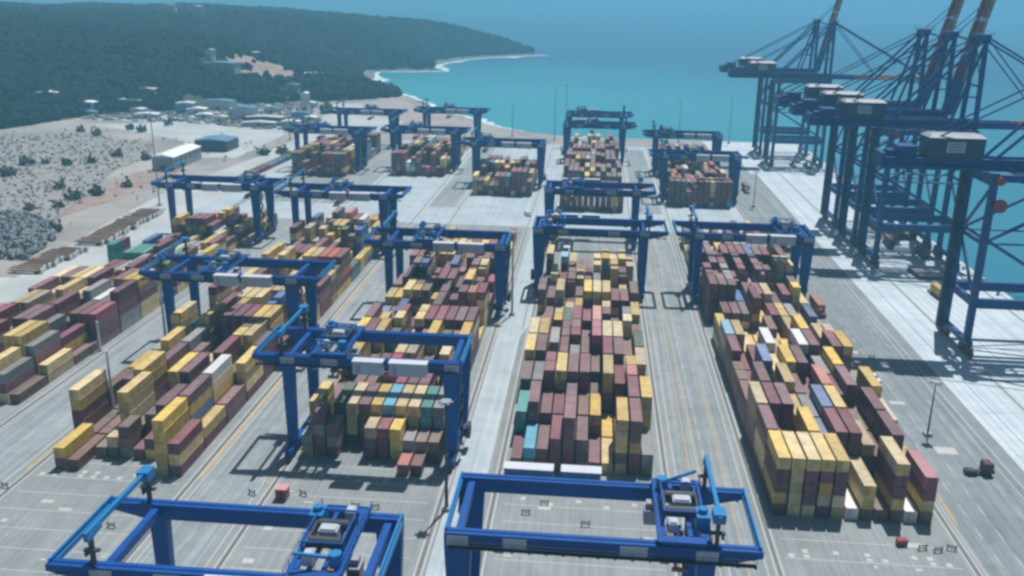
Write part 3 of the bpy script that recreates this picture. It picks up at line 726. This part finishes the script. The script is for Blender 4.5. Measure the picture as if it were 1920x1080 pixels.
    tro = tr.build('trolley', M['blue'], t)
    b = MB(); b.cyl((-2.2,6,26),(2.2,6,26),.85,16); b.cyl((-2.2,10.5,26),(2.2,10.5,26),.85,16); b.box(-2.7,-2.3,5.2,11.3,25.1,26.6); b.box(2.3,2.7,5.2,11.3,25.1,26.6)
    b.build('hoist_drum', M['dark'], tro)
    for q in ((-1.5,1.2,7.3,9.2,25.1,26.9),(-2.0,-.6,1.4,3.2,25.1,26.7),(.8,2.2,13.2,15.0,25.1,26.5)):
        b = MB(); b.box(*q); b.box(q[0]+.2,q[1]-.2,q[2]+.2,q[3]-.2,q[5],q[5]+.25); b.build('motor_housing', M['panel'], tro)
    b = MB(); b.box(-3.9,-1.9,10.8,13.9,25.0,27.2); b.cyl((-2.9,12.3,27.1),(-2.9,12.3,27.9),.7,10); b.build('hydraulic_unit', M['light_blue'], tro)
    b = MB(); b.cyl((2.4,2.2,25.0),(2.4,2.2,27.0),.9,12); b.bar((2.4,2.2,26.2),(-3,.6,27.6),.4); b.build('slewing_hoist', M['light_blue'], tro)
    b = MB(); b.box(-3.9,-3.2,-1.0,17.4,24.9,25.05); b.box(3.2,3.9,-1.0,17.4,24.9,25.05)
    for x in (-3.85,3.85):
        b.bar((x,-1.0,26.1),(x,17.4,26.1),.06); b.bar((x,-1.0,25.6),(x,17.4,25.6),.06)
        for k in range(9): b.bar((x,-.95+2.29*k,25.0),(x,-.95+2.29*k,26.1),.08)
    b.box(-3.25,3.25,-1.0,-.8,24.9,25.1); b.box(-3.25,3.25,17.2,17.4,24.9,25.1)
    b.build('service_platform', M['blue'], tro)
    b = MB(); b.frus((3.3,5.2,4.2,6.4),20.9,(3.3,5.2,3.9,6.6),23.4); b.box(3.6,4.9,4.6,6.0,23.4,24.4); cb = b.build('cab', M['grey'], tro)
    b = MB(); b.frus((3.45,5.05,4.12,4.2),21.1,(3.45,5.05,3.84,3.92),22.9); b.build('window', M['glass'], cb)
    b = MB()
    for x in (-1.3,1.3):
        for y_ in (5.0,11.5): b.cyl((x,y_,19.0),(x*1.2,y_,24.4),.05,5)
    b.box(-1.35,1.35,4.4,12.1,18.5,19.05); 
    for y_ in (2.3, 14.0): b.box(-1.2,1.2,y_-.2,y_+.2,18.0,18.6)
    for x in (-.6,.6): b.box(x-.2,x+.2,2.3,14.0,18.1,18.5)
    b.build('spreader', mat('spreader_brown',(.22,.14,.07),.6,.3,1) if not both else bpy.data.materials['spreader_brown'], tro)
    return t, tro
gs, gst = gantry(False)
gb, gbt = gantry(True)
TS, TB = tree(gs), tree(gb)
GC = [ # type, x, y, rot180, trolley local x, label
 ('s',-64.5,103.0,0,29.5,'blue gantry crane at the bottom left, cut by the frame, over empty pads'),
 ('s',18.7,133.4,1,3.3,'large blue gantry crane at the bottom centre in front of the central stacks'),
 ('s',-64.5,181.5,0,9.2,'blue gantry crane over the block with the orange container at its front'),
 ('b',-118.3,238.0,0,14,'blue gantry crane over the western block, both ends overhanging'),
 ('s',-64.5,281.5,0,12,'blue gantry crane behind the orange container block, beside the pale road'),
 ('s',18.7,322.5,1,31,'blue gantry crane spanning the back of the central stacks'),
 ('s',37.0,306.5,0,30,'blue gantry crane spanning the back of the eastern stacks'),
 ('b',-174.0,361.0,0,31,'blue gantry crane at the far left, beside the brown chassis rows'),
 ('b',-118.3,352.0,0,16,'blue gantry crane at the rear end of the western block'),
 ('s',18.7,391.5,1,26,'blue gantry crane standing over the cross road before the far central stacks'),
 ('s',18.7,599.5,1,20,'nearer of two blue gantry cranes over the far central stacks'),
 ('s',18.7,656.0,1,28,'blue gantry crane nearest the sea behind the far central stacks'),
 ('s',37.0,472.0,0,14,'nearer of two blue gantry cranes over the far eastern stacks'),
 ('s',37.0,548.0,0,6,'farther of two blue gantry cranes over the far eastern stacks'),
 ('s',-64.5,496.0,0,5,'blue gantry crane over the dark far stacks left of the service road'),
 ('b',-118.3,538.0,0,12,'blue gantry crane over the front of the far western stacks'),
 ('b',-118.3,640.0,0,16,'blue gantry crane by the beach at the end of the far western block'),
 ('b',-174.0,528.0,0,12,'blue gantry crane over the far westernmost stacks'),
 ('b',-174.0,621.0,0,20,'blue gantry crane farthest back near the village')]
used = {'s': False, 'b': False}
for ty, x, y_, rot, tx, lab in GC:
    if not used[ty]: T = TS if ty == 's' else TB; used[ty] = True
    else: T = copy_tree(TS if ty == 's' else TB)
    o = T[0]; o.location = (x, y_, 0); o.rotation_euler = (0,0,math.pi if rot else 0); o['label'] = lab
    for c, sub in T[1]:
        if c.name.startswith('trolley'): c.location.x = tx
        if rot and c.name.startswith('name_panel'): pass

# ------------------------------------------------------------------ ship to shore cranes
def quay_crane(raised):
    t = thing('quay_crane', 'x', 'quay crane', group='ship to shore cranes along the quay')
    B = M['sea_blue']
    for x in (0, 30.5):
        for y_ in (-9, 9):
            b = MB(); b.box(x-.95,x+.95,y_-.8,y_+.8,4.2,54); b.build('leg', B, t)
        b = MB(); b.box(x-.9,x+.9,-11.5,11.5,2.8,4.2); b.build('sill_beam', B, t)
        for y_ in (-12.0,-6.6,6.6,12.0):
            b = MB(); b.frus((x-.5,x+.5,y_-2.4,y_+2.4),1.0,(x-.7,x+.7,y_-.7,y_+.7),2.8)
            for dy in (-1.8,-.6,.6,1.8): b.cyl((x-.3,y_+dy,.5),(x+.3,y_+dy,.5),.42,10)
            b.build('bogie', M['rust'], t)
        b = MB(); b.box(x-.8,x+.8,-8.1,8.1,50.4,53.2); b.box(x-.7,x+.7,-8.1,8.1,14.6,16.8)
        b.bar((x,-8,17),(x,8,33),.7); b.bar((x,-8,50),(x,8,34),.7); b.box(x-.4,x+.4,-8.1,8.1,33,34)
        b.build('cross_beam', B, t)
    for y_ in (-9, 9):
        b = MB(); b.box(1.15,29.35,y_-.8,y_+.8,14.2,17.0); b.build('portal_beam', B, t)
        b = MB(); b.cyl((1,y_,34.5),(29.5,y_,50.5),.55,8); b.cyl((1,y_,34.5),(29.5,y_,17.8),.45,8); b.cyl((1,y_,33.6),(29.4,y_,33.6),.3,8)
        b.cyl((15,y_,33.6),(29.4,y_,41),.3,8)
        b.build('brace', B, t)
        b = MB(); b.box(-.3,30.8,y_-.6,y_+.6,51.6,53.6); b.build('upper_beam', B, t)
    for y_ in (-3.2, 3.2):
        b = MB(); b.box(-29,33,y_-.65,y_+.65,53.7,57.0); b.build('main_girder', B, t)
    b = MB()
    for k in range(9): b.box(-28.5+7.4*k,-27.9+7.4*k,-2.55,2.55,54.6,56.4)
    b.box(-29,31.5,-.2,.2,54.2,54.6)
    b.box(-30.2,-29,-4.2,4.2,54,58.2)
    b.build('girder_tie', B, t)
    b = MB()
    for s in (-1, 1):
        b.box(-29,33,min(s*3.85,s*5.0),max(s*3.85,s*5.0),54.8,54.9)
        for zz in (55.4,55.95): b.box(-29,33,s*4.95-.04,s*4.95+.04,zz-.04,zz+.04)
        for k in range(32): b.box(-29+2*k-.04,-29+2*k+.04,s*4.95-.04,s*4.95+.04,54.9,56)
    b.build('walkway', B, t)
    b = MB(); b.box(-17.5,-2.0,-4.2,4.2,57.2,62.9); hs = b.build('machinery_house', M['housegrey'], t)
    b = MB(); b.hexa([(-17.7,-4.4,62.9),(-1.8,-4.4,62.9),(-1.8,4.4,62.9),(-17.7,4.4,62.9),(-16.6,-2.4,63.8),(-3,-2.4,63.8),(-3,2.4,63.8),(-16.6,2.4,63.8)]); b.build('roof', M['grey'], hs)
    b = MB(); b.box(-12.5,-7.5,-4.32,-4.2,58.8,61.8); sg = b.build('sign_panel', M['panel'], hs)
    b = MB()
    for zz in (59.4,60.2,61.0): b.box(-12.0,-8.0,-4.38,-4.32,zz,zz+.3)
    b.build('lettering', mat('faded_lettering',(.12,.16,.3),.6) if not raised else bpy.data.materials['faded_lettering'], sg)
    b = MB(); b.box(-25.5,-20.2,-3.4,3.4,57.2,60.2); b.box(-28,-26,-2,2,57.2,58.8); b.build('electrical_room', B, t)
    # A-frame
    b = MB()
    for s in (-1, 1):
        b.bar((30.5,s*7.2,53),(30.5,s*4.6,87),1.5,1.5); b.bar((22,s*5.2,57),(30.5,s*4.6,86),.9,.9)
        b.bar((30.5,s*6.2,66),(25,s*5.0,66),.5)
    b.box(29.4,31.6,-6.2,6.2,86.6,88.6); b.bar((30.5,-6.2,70),(30.5,6.2,70),.7); b.bar((30.5,-6,70),(30.5,5,86),.35); b.bar((30.5,6,70),(30.5,-5,86),.35)
    b.box(28,33,-5.2,5.2,88.6,88.8)
    for x in (28.1,32.9): b.bar((x,-5.2,89.7),(x,5.2,89.7),.1); b.bar((x,-5.2,88.8),(x,-5.2,89.7),.1); b.bar((x,5.2,88.8),(x,5.2,89.7),.1)
    b.build('a_frame', B, t)
    for s in (-1, 1):
        b = MB(); b.cyl((30.2,s*4.6,87),(1.5,s*3.4,57),.5,8); b.build('back_stay', B, t)
        b = MB(); b.cyl((30.2,s*4.4,87.6),(-26,s*3.3,57),.26,6); b.build('back_stay', B, t)
    b = MB(); b.box(-2.5,-.95,8.2,9.9,2,52); 
    for k in range(16): b.bar((-1.2,5+(k%2)*2.8,4+3*k),(-1.2,7.8-(k%2)*2.8,7+3*k),.5,.12)
    b.build('lift_shaft', mat('lift_shaft',(.03,.055,.11),.7,.5,.5) if not raised else bpy.data.materials['lift_shaft'], t)
    b = MB(); b.cyl((2.0,-11.2,45),(2.0,-10.1,45),1.9,20); b.cyl((2.0,-11.4,45),(2.0,-9.9,45),.5,10); b.build('cable_reel', M['red'], t)
    b = MB(); b.cyl((1.2,-10.9,52),(1.2,-9.9,52),1.2,14); b.build('pulley', M['red'], t)
    b = MB(); b.box(8,13,-3.5,3.5,52.6,53.7); b.box(11.5,13.5,-1.3,1.3,49.8,52.4); b.build('trolley_cab', M['grey'], t)
    # boom, built flat and turned about its hinge
    L = 62; bo = bpy.data.objects.new('boom', None)
    bm_ = MB()
    for s in (-3.2, 3.2): bm_.box(0,14,s-.65,s+.65,-1.6,1.0)
    for k in range(9): bm_.box(3+7*k,3.5+7*k,-2.55,2.55,-1.2,.6)
    for k in range(8): bm_.bar((3+7*k,-2.6,0),(10+7*k,2.6,0),.25)
    bo = bm_.build('boom', B, t); bo.location = (33.2,0,55.6)
    b = MB()
    for s in (-3.2, 3.2):
        b.box(14,L,s-.62,s+.62,-1.6,1.0, 0)
        for x in (24, 38, 52): b.box(x,x+1.6,s-.66,s+.66,-1.64,1.04, 1)
        b.box(14.5,L,s*1.0+(.75 if s > 0 else -1.9),s*1.0+(1.9 if s > 0 else -.75),-.6,-.5, 1)
        for k in range(24): x = 14.5+2*k; yy = s+(1.85 if s > 0 else -1.85); b.box(x,x+.08,yy-.04,yy+.04,-.5,.6,1)
        b.box(14.5,L,s+(1.81 if s > 0 else -1.89),s+(1.89 if s > 0 else -1.81),.5,.6,1)
    b.build('striped_section', [M['orange'], M['white']], bo)
    if raised: bo.rotation_euler = (0, -R(78), 0)
    for s in (-1, 1):
        b = MB()
        if raised:
            b.cyl((31,s*4.4,87.4),(33.2+.208*30+1,s*3.4,55.6+.978*30),.22,6)
            b.cyl((31,s*4.0,87.8),(33.2+.208*46+1,s*3.3,55.6+.978*46),.18,6)
        else:
            b.cyl((31,s*4.4,87.4),(33.2+26,s*3.4,56.8),.26,6); b.cyl((31,s*4.2,87.8),(33.2+55,s*3.4,56.8),.4,6)
        b.build('fore_stay', B, t)
    return t
qd, qr = quay_crane(False), quay_crane(True)
TD, TR = tree(qd), tree(qr)
QC = [('d',276,'nearest dark blue quay crane at the right edge with a slate machinery house'),
      ('d',371,'dark blue quay crane with lowered boom, red cable reel, second along the quay'),
      ('r',403,'quay crane with raised orange boom, the right one of the two close together'),
      ('r',436,'quay crane with raised orange boom, the left one of the two close together'),
      ('d',601,'distant quay crane with boom lowered seaward near the end of the quay'),
      ('r',645,'farthest quay crane, boom raised, at the end of the quay')]
first = {'d': 1, 'r': 1}
for ty, y_, lab in QC:
    if first[ty]: T = TD if ty == 'd' else TR; first[ty] = 0
    else: T = copy_tree(TD if ty == 'd' else TR)
    T[0].location = (113, y_, 0); T[0]['label'] = lab

# ------------------------------------------------------------------ lighting masts and poles
def mast(name, x, y_, h, label, m, r_=.32, lamps=6, group='lighting masts around the yard'):
    t = thing(name, label, 'light mast', (x, y_, 0), group=group)
    b = MB(); b.cyl((0,0,.8),(0,0,h),r_,10,r_*.45); b.build('pole', m, t)
    b = MB(); b.box(-.9,.9,-.9,.9,0,.8); b.build('base', M['grey'], t)
    b = MB(); b.cyl((0,0,h-.2),(0,0,h+.1),1.1,12)
    for k in range(lamps): a = 6.283*k/lamps; b.box(1.2*math.cos(a)-.3,1.2*math.cos(a)+.3,1.2*math.sin(a)-.25,1.2*math.sin(a)+.25,h-.35,h-.05)
    b.build('lamp_ring', M['grey'], t)
MA = [(83,208.5,14,'slim dark mast on the quay road beside the eastern stacks'),(-24.3,283,28,'tall grey mast on the service road left of the central stacks'),
 (-28.7,676,36,'mast at the sea end left of the far central stacks'),(98.5,683,33,'mast at the sea end of the quay, nearest the far cranes'),(62,683,30,'shorter mast by the sea left of the one near the cranes'),
 (82,465,18,'mast on the apron right of the far eastern stacks'),(-209.7,422,46,'very tall grey mast on the waste ground beside the sandy road'),
 (-26.6,162,24,'dark mast at the front of the yard between two bottom cranes'),(-20,652,42,'tallest thin mast against the turquoise water'),
 (-61,690,24,'thin mast on the beach near the farthest crane'),(-216,640,30,'mast on the sandy road near the village')]
for x, y_, h, lb in MA: mast('lighting_mast', x, y_, h, lb, M['dark'] if h < 20 or y_ < 170 else M['grey'], .38 if h > 20 else .24)
for x, y_, h, lb in ((-113.6,194.5,17.5,'white pole rising behind the front yellow stacks of the western block'),(-119.6,236,21,'tall white pole at the ochre line edge of the western block'),
                     (-106.5,262,20,'white pole among stacks below the western gantry crane'),(-96,193,10,'short white pole between the front stacks of the western block'),
                     (-139.6,236,9,'short white post at the edge of the westernmost block')):
    t = thing('white_pole', lb, 'pole', (x, y_, 0), group='white poles among the western stacks')
    b = MB(); b.cyl((0,0,.3),(0,0,h),.42,10,.3); b.build('shaft', M['white'], t)
    b = MB(); b.box(-.6,.6,-.6,.6,0,.3); b.build('base', M['grey'], t)

# ------------------------------------------------------------------ vehicles and small things
def truck(label, x, y_, rz, cabm, load=None):
    t = thing('terminal_truck', label, 'truck', (x, y_, 0), rz, 'yard trucks and trailers')
    b = MB(); b.box(-1.2,-.1,-6.9,-5.2,.9,3.0); b.frus((-1.2,1.2,-7.4,-6.9),.7,(-1.2,1.2,-7.2,-6.9),1.5); b.box(-1.2,1.2,-6.9,-5.2,.7,1.5); c = b.build('cab', cabm, t)
    b = MB(); b.box(-1.1,-.2,-6.96,-6.9,1.9,2.8); b.build('window', M['glass'], c)
    b = MB(); b.box(-.5,.5,-5.2,6,.9,1.2)
    for k in range(7): b.box(-1.2,1.2,-4.6+1.7*k,-4.4+1.7*k,1.2,1.35)
    for x_ in (-1.2,1.05): b.box(x_,x_+.15,-4.6,6,1.15,1.4)
    b.build('trailer', M['chassis'], t)
    for yy in (-6.3,-3.8,3.6,4.9):
        for x_ in (-1.15,.8): b = MB(); b.cyl((x_,yy,.5),(x_+.35,yy,.5),.5,14); b.build('wheel', M['rubber'], t)
    if load:
        o, ds = proto(load, 12.19); c = o.copy(); C.objects.link(c); c.rotation_euler = (0,0,rz)
        off = Matrix.Rotation(rz, 3, 'Z') @ Vector((0,-4.9,1.42)); c.location = Vector((x,y_,0))+off
        tag(c, f'{load} container riding on the {label.split(",")[0]}'[:110], 'container', 'containers on trucks')
truck('dark truck on the far apron, left of the pair under the quay crane', 126, 588, R(180), M['dark'])
truck('dark truck on the far apron, right of the pair under the quay crane', 134, 586, R(180), M['dark'])
truck('white cab truck crossing the apron under the clustered cranes', 128, 395, R(175), M['white'], 'maroon')
truck('grey cab truck waiting near the sea side rail', 137, 380, R(178), M['grey'], 'brown')
truck('empty yard truck on the quay road beside eastern stacks', 79, 245, R(2), M['white'])
truck('yard truck in the lane beside the eastern block rail', 77.2, 300, R(1), M['red'], 'orange')
truck('yard truck between the nearest quay crane and the cluster', 124, 322, R(183), M['white'], 'yellow')
truck('yard truck heading away below the right raised boom', 131, 428, R(2), M['red'], 'maroon')
truck('yard truck on quay road beside the far eastern stacks', 84, 505, R(1), M['white'], 'brown')
def hatch(label, x, y_, n):
    t = thing('hatch_cover', label, 'hatch cover', (x, y_, 0), R(2), 'ship hatch covers laid on the apron')
    for k in range(n):
        b = MB(); z = .25+1.15*k; b.box(-6,6,-6.5,6.5,z,z+.7)
        for i in range(5): b.box(-5.8+2.8*i,-5.4+2.8*i,-6.3,6.3,z-.25,z)
        for i in range(3): b.box(-5.7,5.7,-5+4.7*i,-4.6+4.7*i,z+.7,z+.8)
        b.build('cover_panel', M['rust'] if k % 2 == 0 else M['grey'], t)
hatch('rust brown hatch cover pile under the clustered quay cranes', 130, 350, 2)
hatch('lower hatch cover pile nearer the sea edge below the raised booms', 137, 412, 1)
for k in range(26):
    t = thing('mooring_bollard', 'black mooring bollard on the quay edge', 'bollard', (146.6, 262+16.4*k, 0), group='mooring bollards along the quay edge')
    b = MB(); b.cyl((0,0,0),(0,0,.9),.42,10,.34); b.cyl((0,0,.9),(0,0,1.15),.62,10,.55); b.build('post', M['dark'], t)
    b = MB(); b.box(-.7,.7,-.7,.7,0,.12); b.build('base', M['grey'], t)
def pickup(label, x, y_, rz, m):
    t = thing('utility_van', label, 'van', (x, y_, 0), rz)
    b = MB(); b.box(-.95,.95,-2.6,2.6,.5,1.25); b.frus((-.9,.9,-1.9,2.4),1.25,(-.8,.8,-1.3,2.2),2.05); b.build('body', m, t)
    b = MB(); b.frus((-.82,.82,-1.93,-1.86),1.3,(-.74,.74,-1.36,-1.28),1.95); b.build('windscreen', M['glass'], t)
    b = MB(); b.box(-.88,.88,-1.2,2.1,1.42,1.85); b.build('window', M['glass'], t)
    for yy in (-1.7,1.7):
        for x_ in (-.98,.75): b = MB(); b.cyl((x_,yy,.38),(x_+.23,yy,.38),.38,14); b.build('wheel', M['rubber'], t)
    for x_ in (-.7,.45): b = MB(); b.box(x_,x_+.25,-2.64,-2.6,.8,1.0); b.build('headlight', M['white'], t)
# truck head on the quay road near the bottom right
t = thing('tractor_unit', 'dark maroon truck tractor alone on the quay road at lower right', 'truck', (87.5,190,0), R(95))
b = MB(); b.box(-1.25,1.25,-2.9,-1.0,.8,3.1); b.frus((-1.25,1.25,-3.3,-2.9),.7,(-1.25,1.25,-3.1,-2.9),1.7); c = b.build('cab', mat('tractor_maroon',(.11,.03,.03),.5,.2), t)
b = MB(); b.box(-1.05,1.05,-2.96,-2.9,1.9,2.8); b.build('windscreen', M['glass'], c)
b = MB(); b.box(-.6,.6,-1.0,2.8,.7,1.05); b.box(-.9,.9,.6,2.2,1.05,1.25); b.build('chassis', M['dark'], t)
for yy in (-2.2,.9,2.1):
    for x_ in (-1.2,.85): b = MB(); b.cyl((x_,yy,.52),(x_+.35,yy,.52),.52,14); b.build('wheel', M['rubber'], t)
t = thing('tool_chest', 'small red steel chest on the pad before the eastern stacks', 'chest', (62.0,159.3,0), R(8))
b = MB(); b.box(-.95,.95,-.6,.6,.2,1.25); b.build('body', M['red'], t)
b = MB(); b.box(-1.0,1.0,-.65,.65,1.25,1.36); b.build('lid', M['red'], t)
for x_ in (-.85,.6): b = MB(); b.box(x_,x_+.25,-.55,.55,0,.2); b.build('foot', M['dark'], t)
pickup('white van on the cross road behind the orange container block', -30, 428, R(20), M['white'])
# guard cabin
t = thing('guard_cabin', 'small red cabin on the empty pad behind the bottom left crane', 'cabin', (-60.8,162.5,0))
b = MB(); b.box(-1.15,1.15,-1.1,1.1,.15,2.5); b.build('wall', mat('cabin_red',(.30,.05,.05),.5,.2), t)
b = MB(); b.box(-1.3,1.3,-1.25,1.25,2.5,2.68); b.build('roof', mat('cabin_roof',(.55,.28,.28),.6,.1), t)
b = MB(); b.box(-.4,.4,-1.14,-1.08,.2,2.1); b.build('door', M['dark'], t)
b = MB(); b.box(-1.2,1.2,-1.15,1.15,0,.15); b.build('plinth', M['grey'], t)
# barriers
BR = [(-67.5,163,'barrier post left of the small red cabin'),(-57,164,'barrier post right of the small red cabin'),(-45,160.5,'leftmost barrier before the orange container'),
 (-41,160.5,'double barrier before the orange container'),(-10.5,162,'barrier behind the bottom centre crane, left side'),(-7,166,'barrier behind the bottom centre crane beside the first'),
 (1.5,159,'lone barrier at the middle of the central pad'),(12.8,154,'barrier at the right of the central pad near the trolley'),(-90,148,'barrier at the left pad above the bottom left crane girder'),
 (65.5,158,'left barrier of three before the eastern stacks'),(68.2,157.5,'middle barrier of three before the eastern stacks'),(71,158.5,'right barrier of three before the eastern stacks'),
 (-119.5,160,'barrier beside the ochre kerb at the left edge'),(83.5,258,'barrier on the quay road below the nearest quay crane')]
for x, y_, lb in BR:
    t = thing('road_barrier', lb, 'barrier', (x,y_,0), random.uniform(-.5,.5), 'dark steel barriers on the pads')
    b = MB(); b.box(-.9,.9,-.05,.05,.85,1.05); b.box(-.9,.9,-.05,.05,.45,.6); b.build('rail', M['dark'], t)
    for x_ in (-.75,.75): b = MB(); b.box(x_-.06,x_+.07,-.07,.07,0,1.3); b.box(x_-.1,x_+.1,-.4,.4,0,.08); b.build('post', M['dark'], t)
# parked chassis rows on the lot left of the yard
def chassis():
    t = thing('parked_chassis', 'x', 'trailer', group='rust brown trailers parked in two rows')
    b = MB(); b.box(-7,7,-.55,-.35,1.0,1.3); b.box(-7,7,.35,.55,1.0,1.3)
    for k in range(8): b.box(-6.9+1.95*k,-6.7+1.95*k,-1.2,1.2,1.3,1.42)
    for s in (-1.2,1.08): b.box(-6.9,6.9,s,s+.12,1.3,1.5)
    b.box(-6.4,5.6,-1.1,1.1,1.22,1.29); b.build('bed', M['chassis'], t)
    for x_ in (4.4,5.6):
        for s in (-1.2,.85): b = MB(); b.cyl((x_,s,.48),(x_,s+.35,.48),.48,10); b.build('wheel', M['rubber'], t)
    b = MB(); b.box(6.6,7.05,-1.0,1.0,.8,2.3); b.build('headboard', M['white'], t)
    for s in (-.5,.4): b = MB(); b.box(-4.6,-4.4,s,s+.12,0,1.0); b.build('landing_leg', M['dark'], t)
    return t
ch = chassis(); TC = tree(ch); k = 0
for (row, (x0,y0_), (x1,y1_), nn) in (('near', (-206.5,306), (-205.5,337), 11), ('far', (-203.8,347), (-206.5,408), 21)):
    for i in range(nn):
        T = TC if k == 0 else copy_tree(TC); k += 1; f = i/(nn-1)
        T[0].location = (x0+(x1-x0)*f+random.uniform(-.9,.9), y0_+(y1_-y0_)*f, 0); T[0].rotation_euler = (0,0,R(random.uniform(-2,2))); T[0].scale = (random.uniform(.8,1),.86,1)
        T[0]['label'] = f'rust brown parked trailer, {(ORD+["eighteenth","nineteenth","twentieth","last"])[i]} from the front of the {row} row, west of the yard'
# loose containers west of the yard and the trailer line beyond
def loose(col, x, y_, rz, label, z=.05, L=12.19):
    o, ds = proto(col, L); c = o.copy(); C.objects.link(c); c.location = (x,y_,z); c.rotation_euler = (0,0,rz); tag(c, label, 'container', 'containers outside the blocks')
    for d in ds: e = d.copy(); C.objects.link(e); e.parent = c
for i in range(20):
    yy = 500+13.6*(i//2); x = -196+(yy-500)*.035+3.2*(i % 2)
    loose(['brown','maroon','grey','blue','green','maroon','blue','grey','brown','pink'][i//2], x, yy, R(-1), f'{["brown","maroon","grey","blue","green","maroon","blue","grey","brown","pink"][i//2]} container, {"left" if i%2==0 else "right"} of pair {i//2+1} in the line beside the far sandy road')
HZ = bpy.data.materials.new('sea_air'); HZ.use_nodes = True
n_ = HZ.node_tree.nodes; n_.clear(); o_ = n_.new('ShaderNodeOutputMaterial'); pv = n_.new('ShaderNodeVolumePrincipled')
pv.inputs['Color'].default_value = (0.25, 0.64, 0.86, 1); pv.inputs['Density'].default_value = 0.00036; pv.inputs['Anisotropy'].default_value = 0.1
HZ.node_tree.links.new(pv.outputs[0], o_.inputs['Volume'])
hb = MB(); hb.box(-12500,13000,-1500,13500,-9.5,140)
ho = hb.build('haze', HZ); tag(ho, kind='stuff'); tag(ho, 'blue sea haze over the port and bay', 'haze')
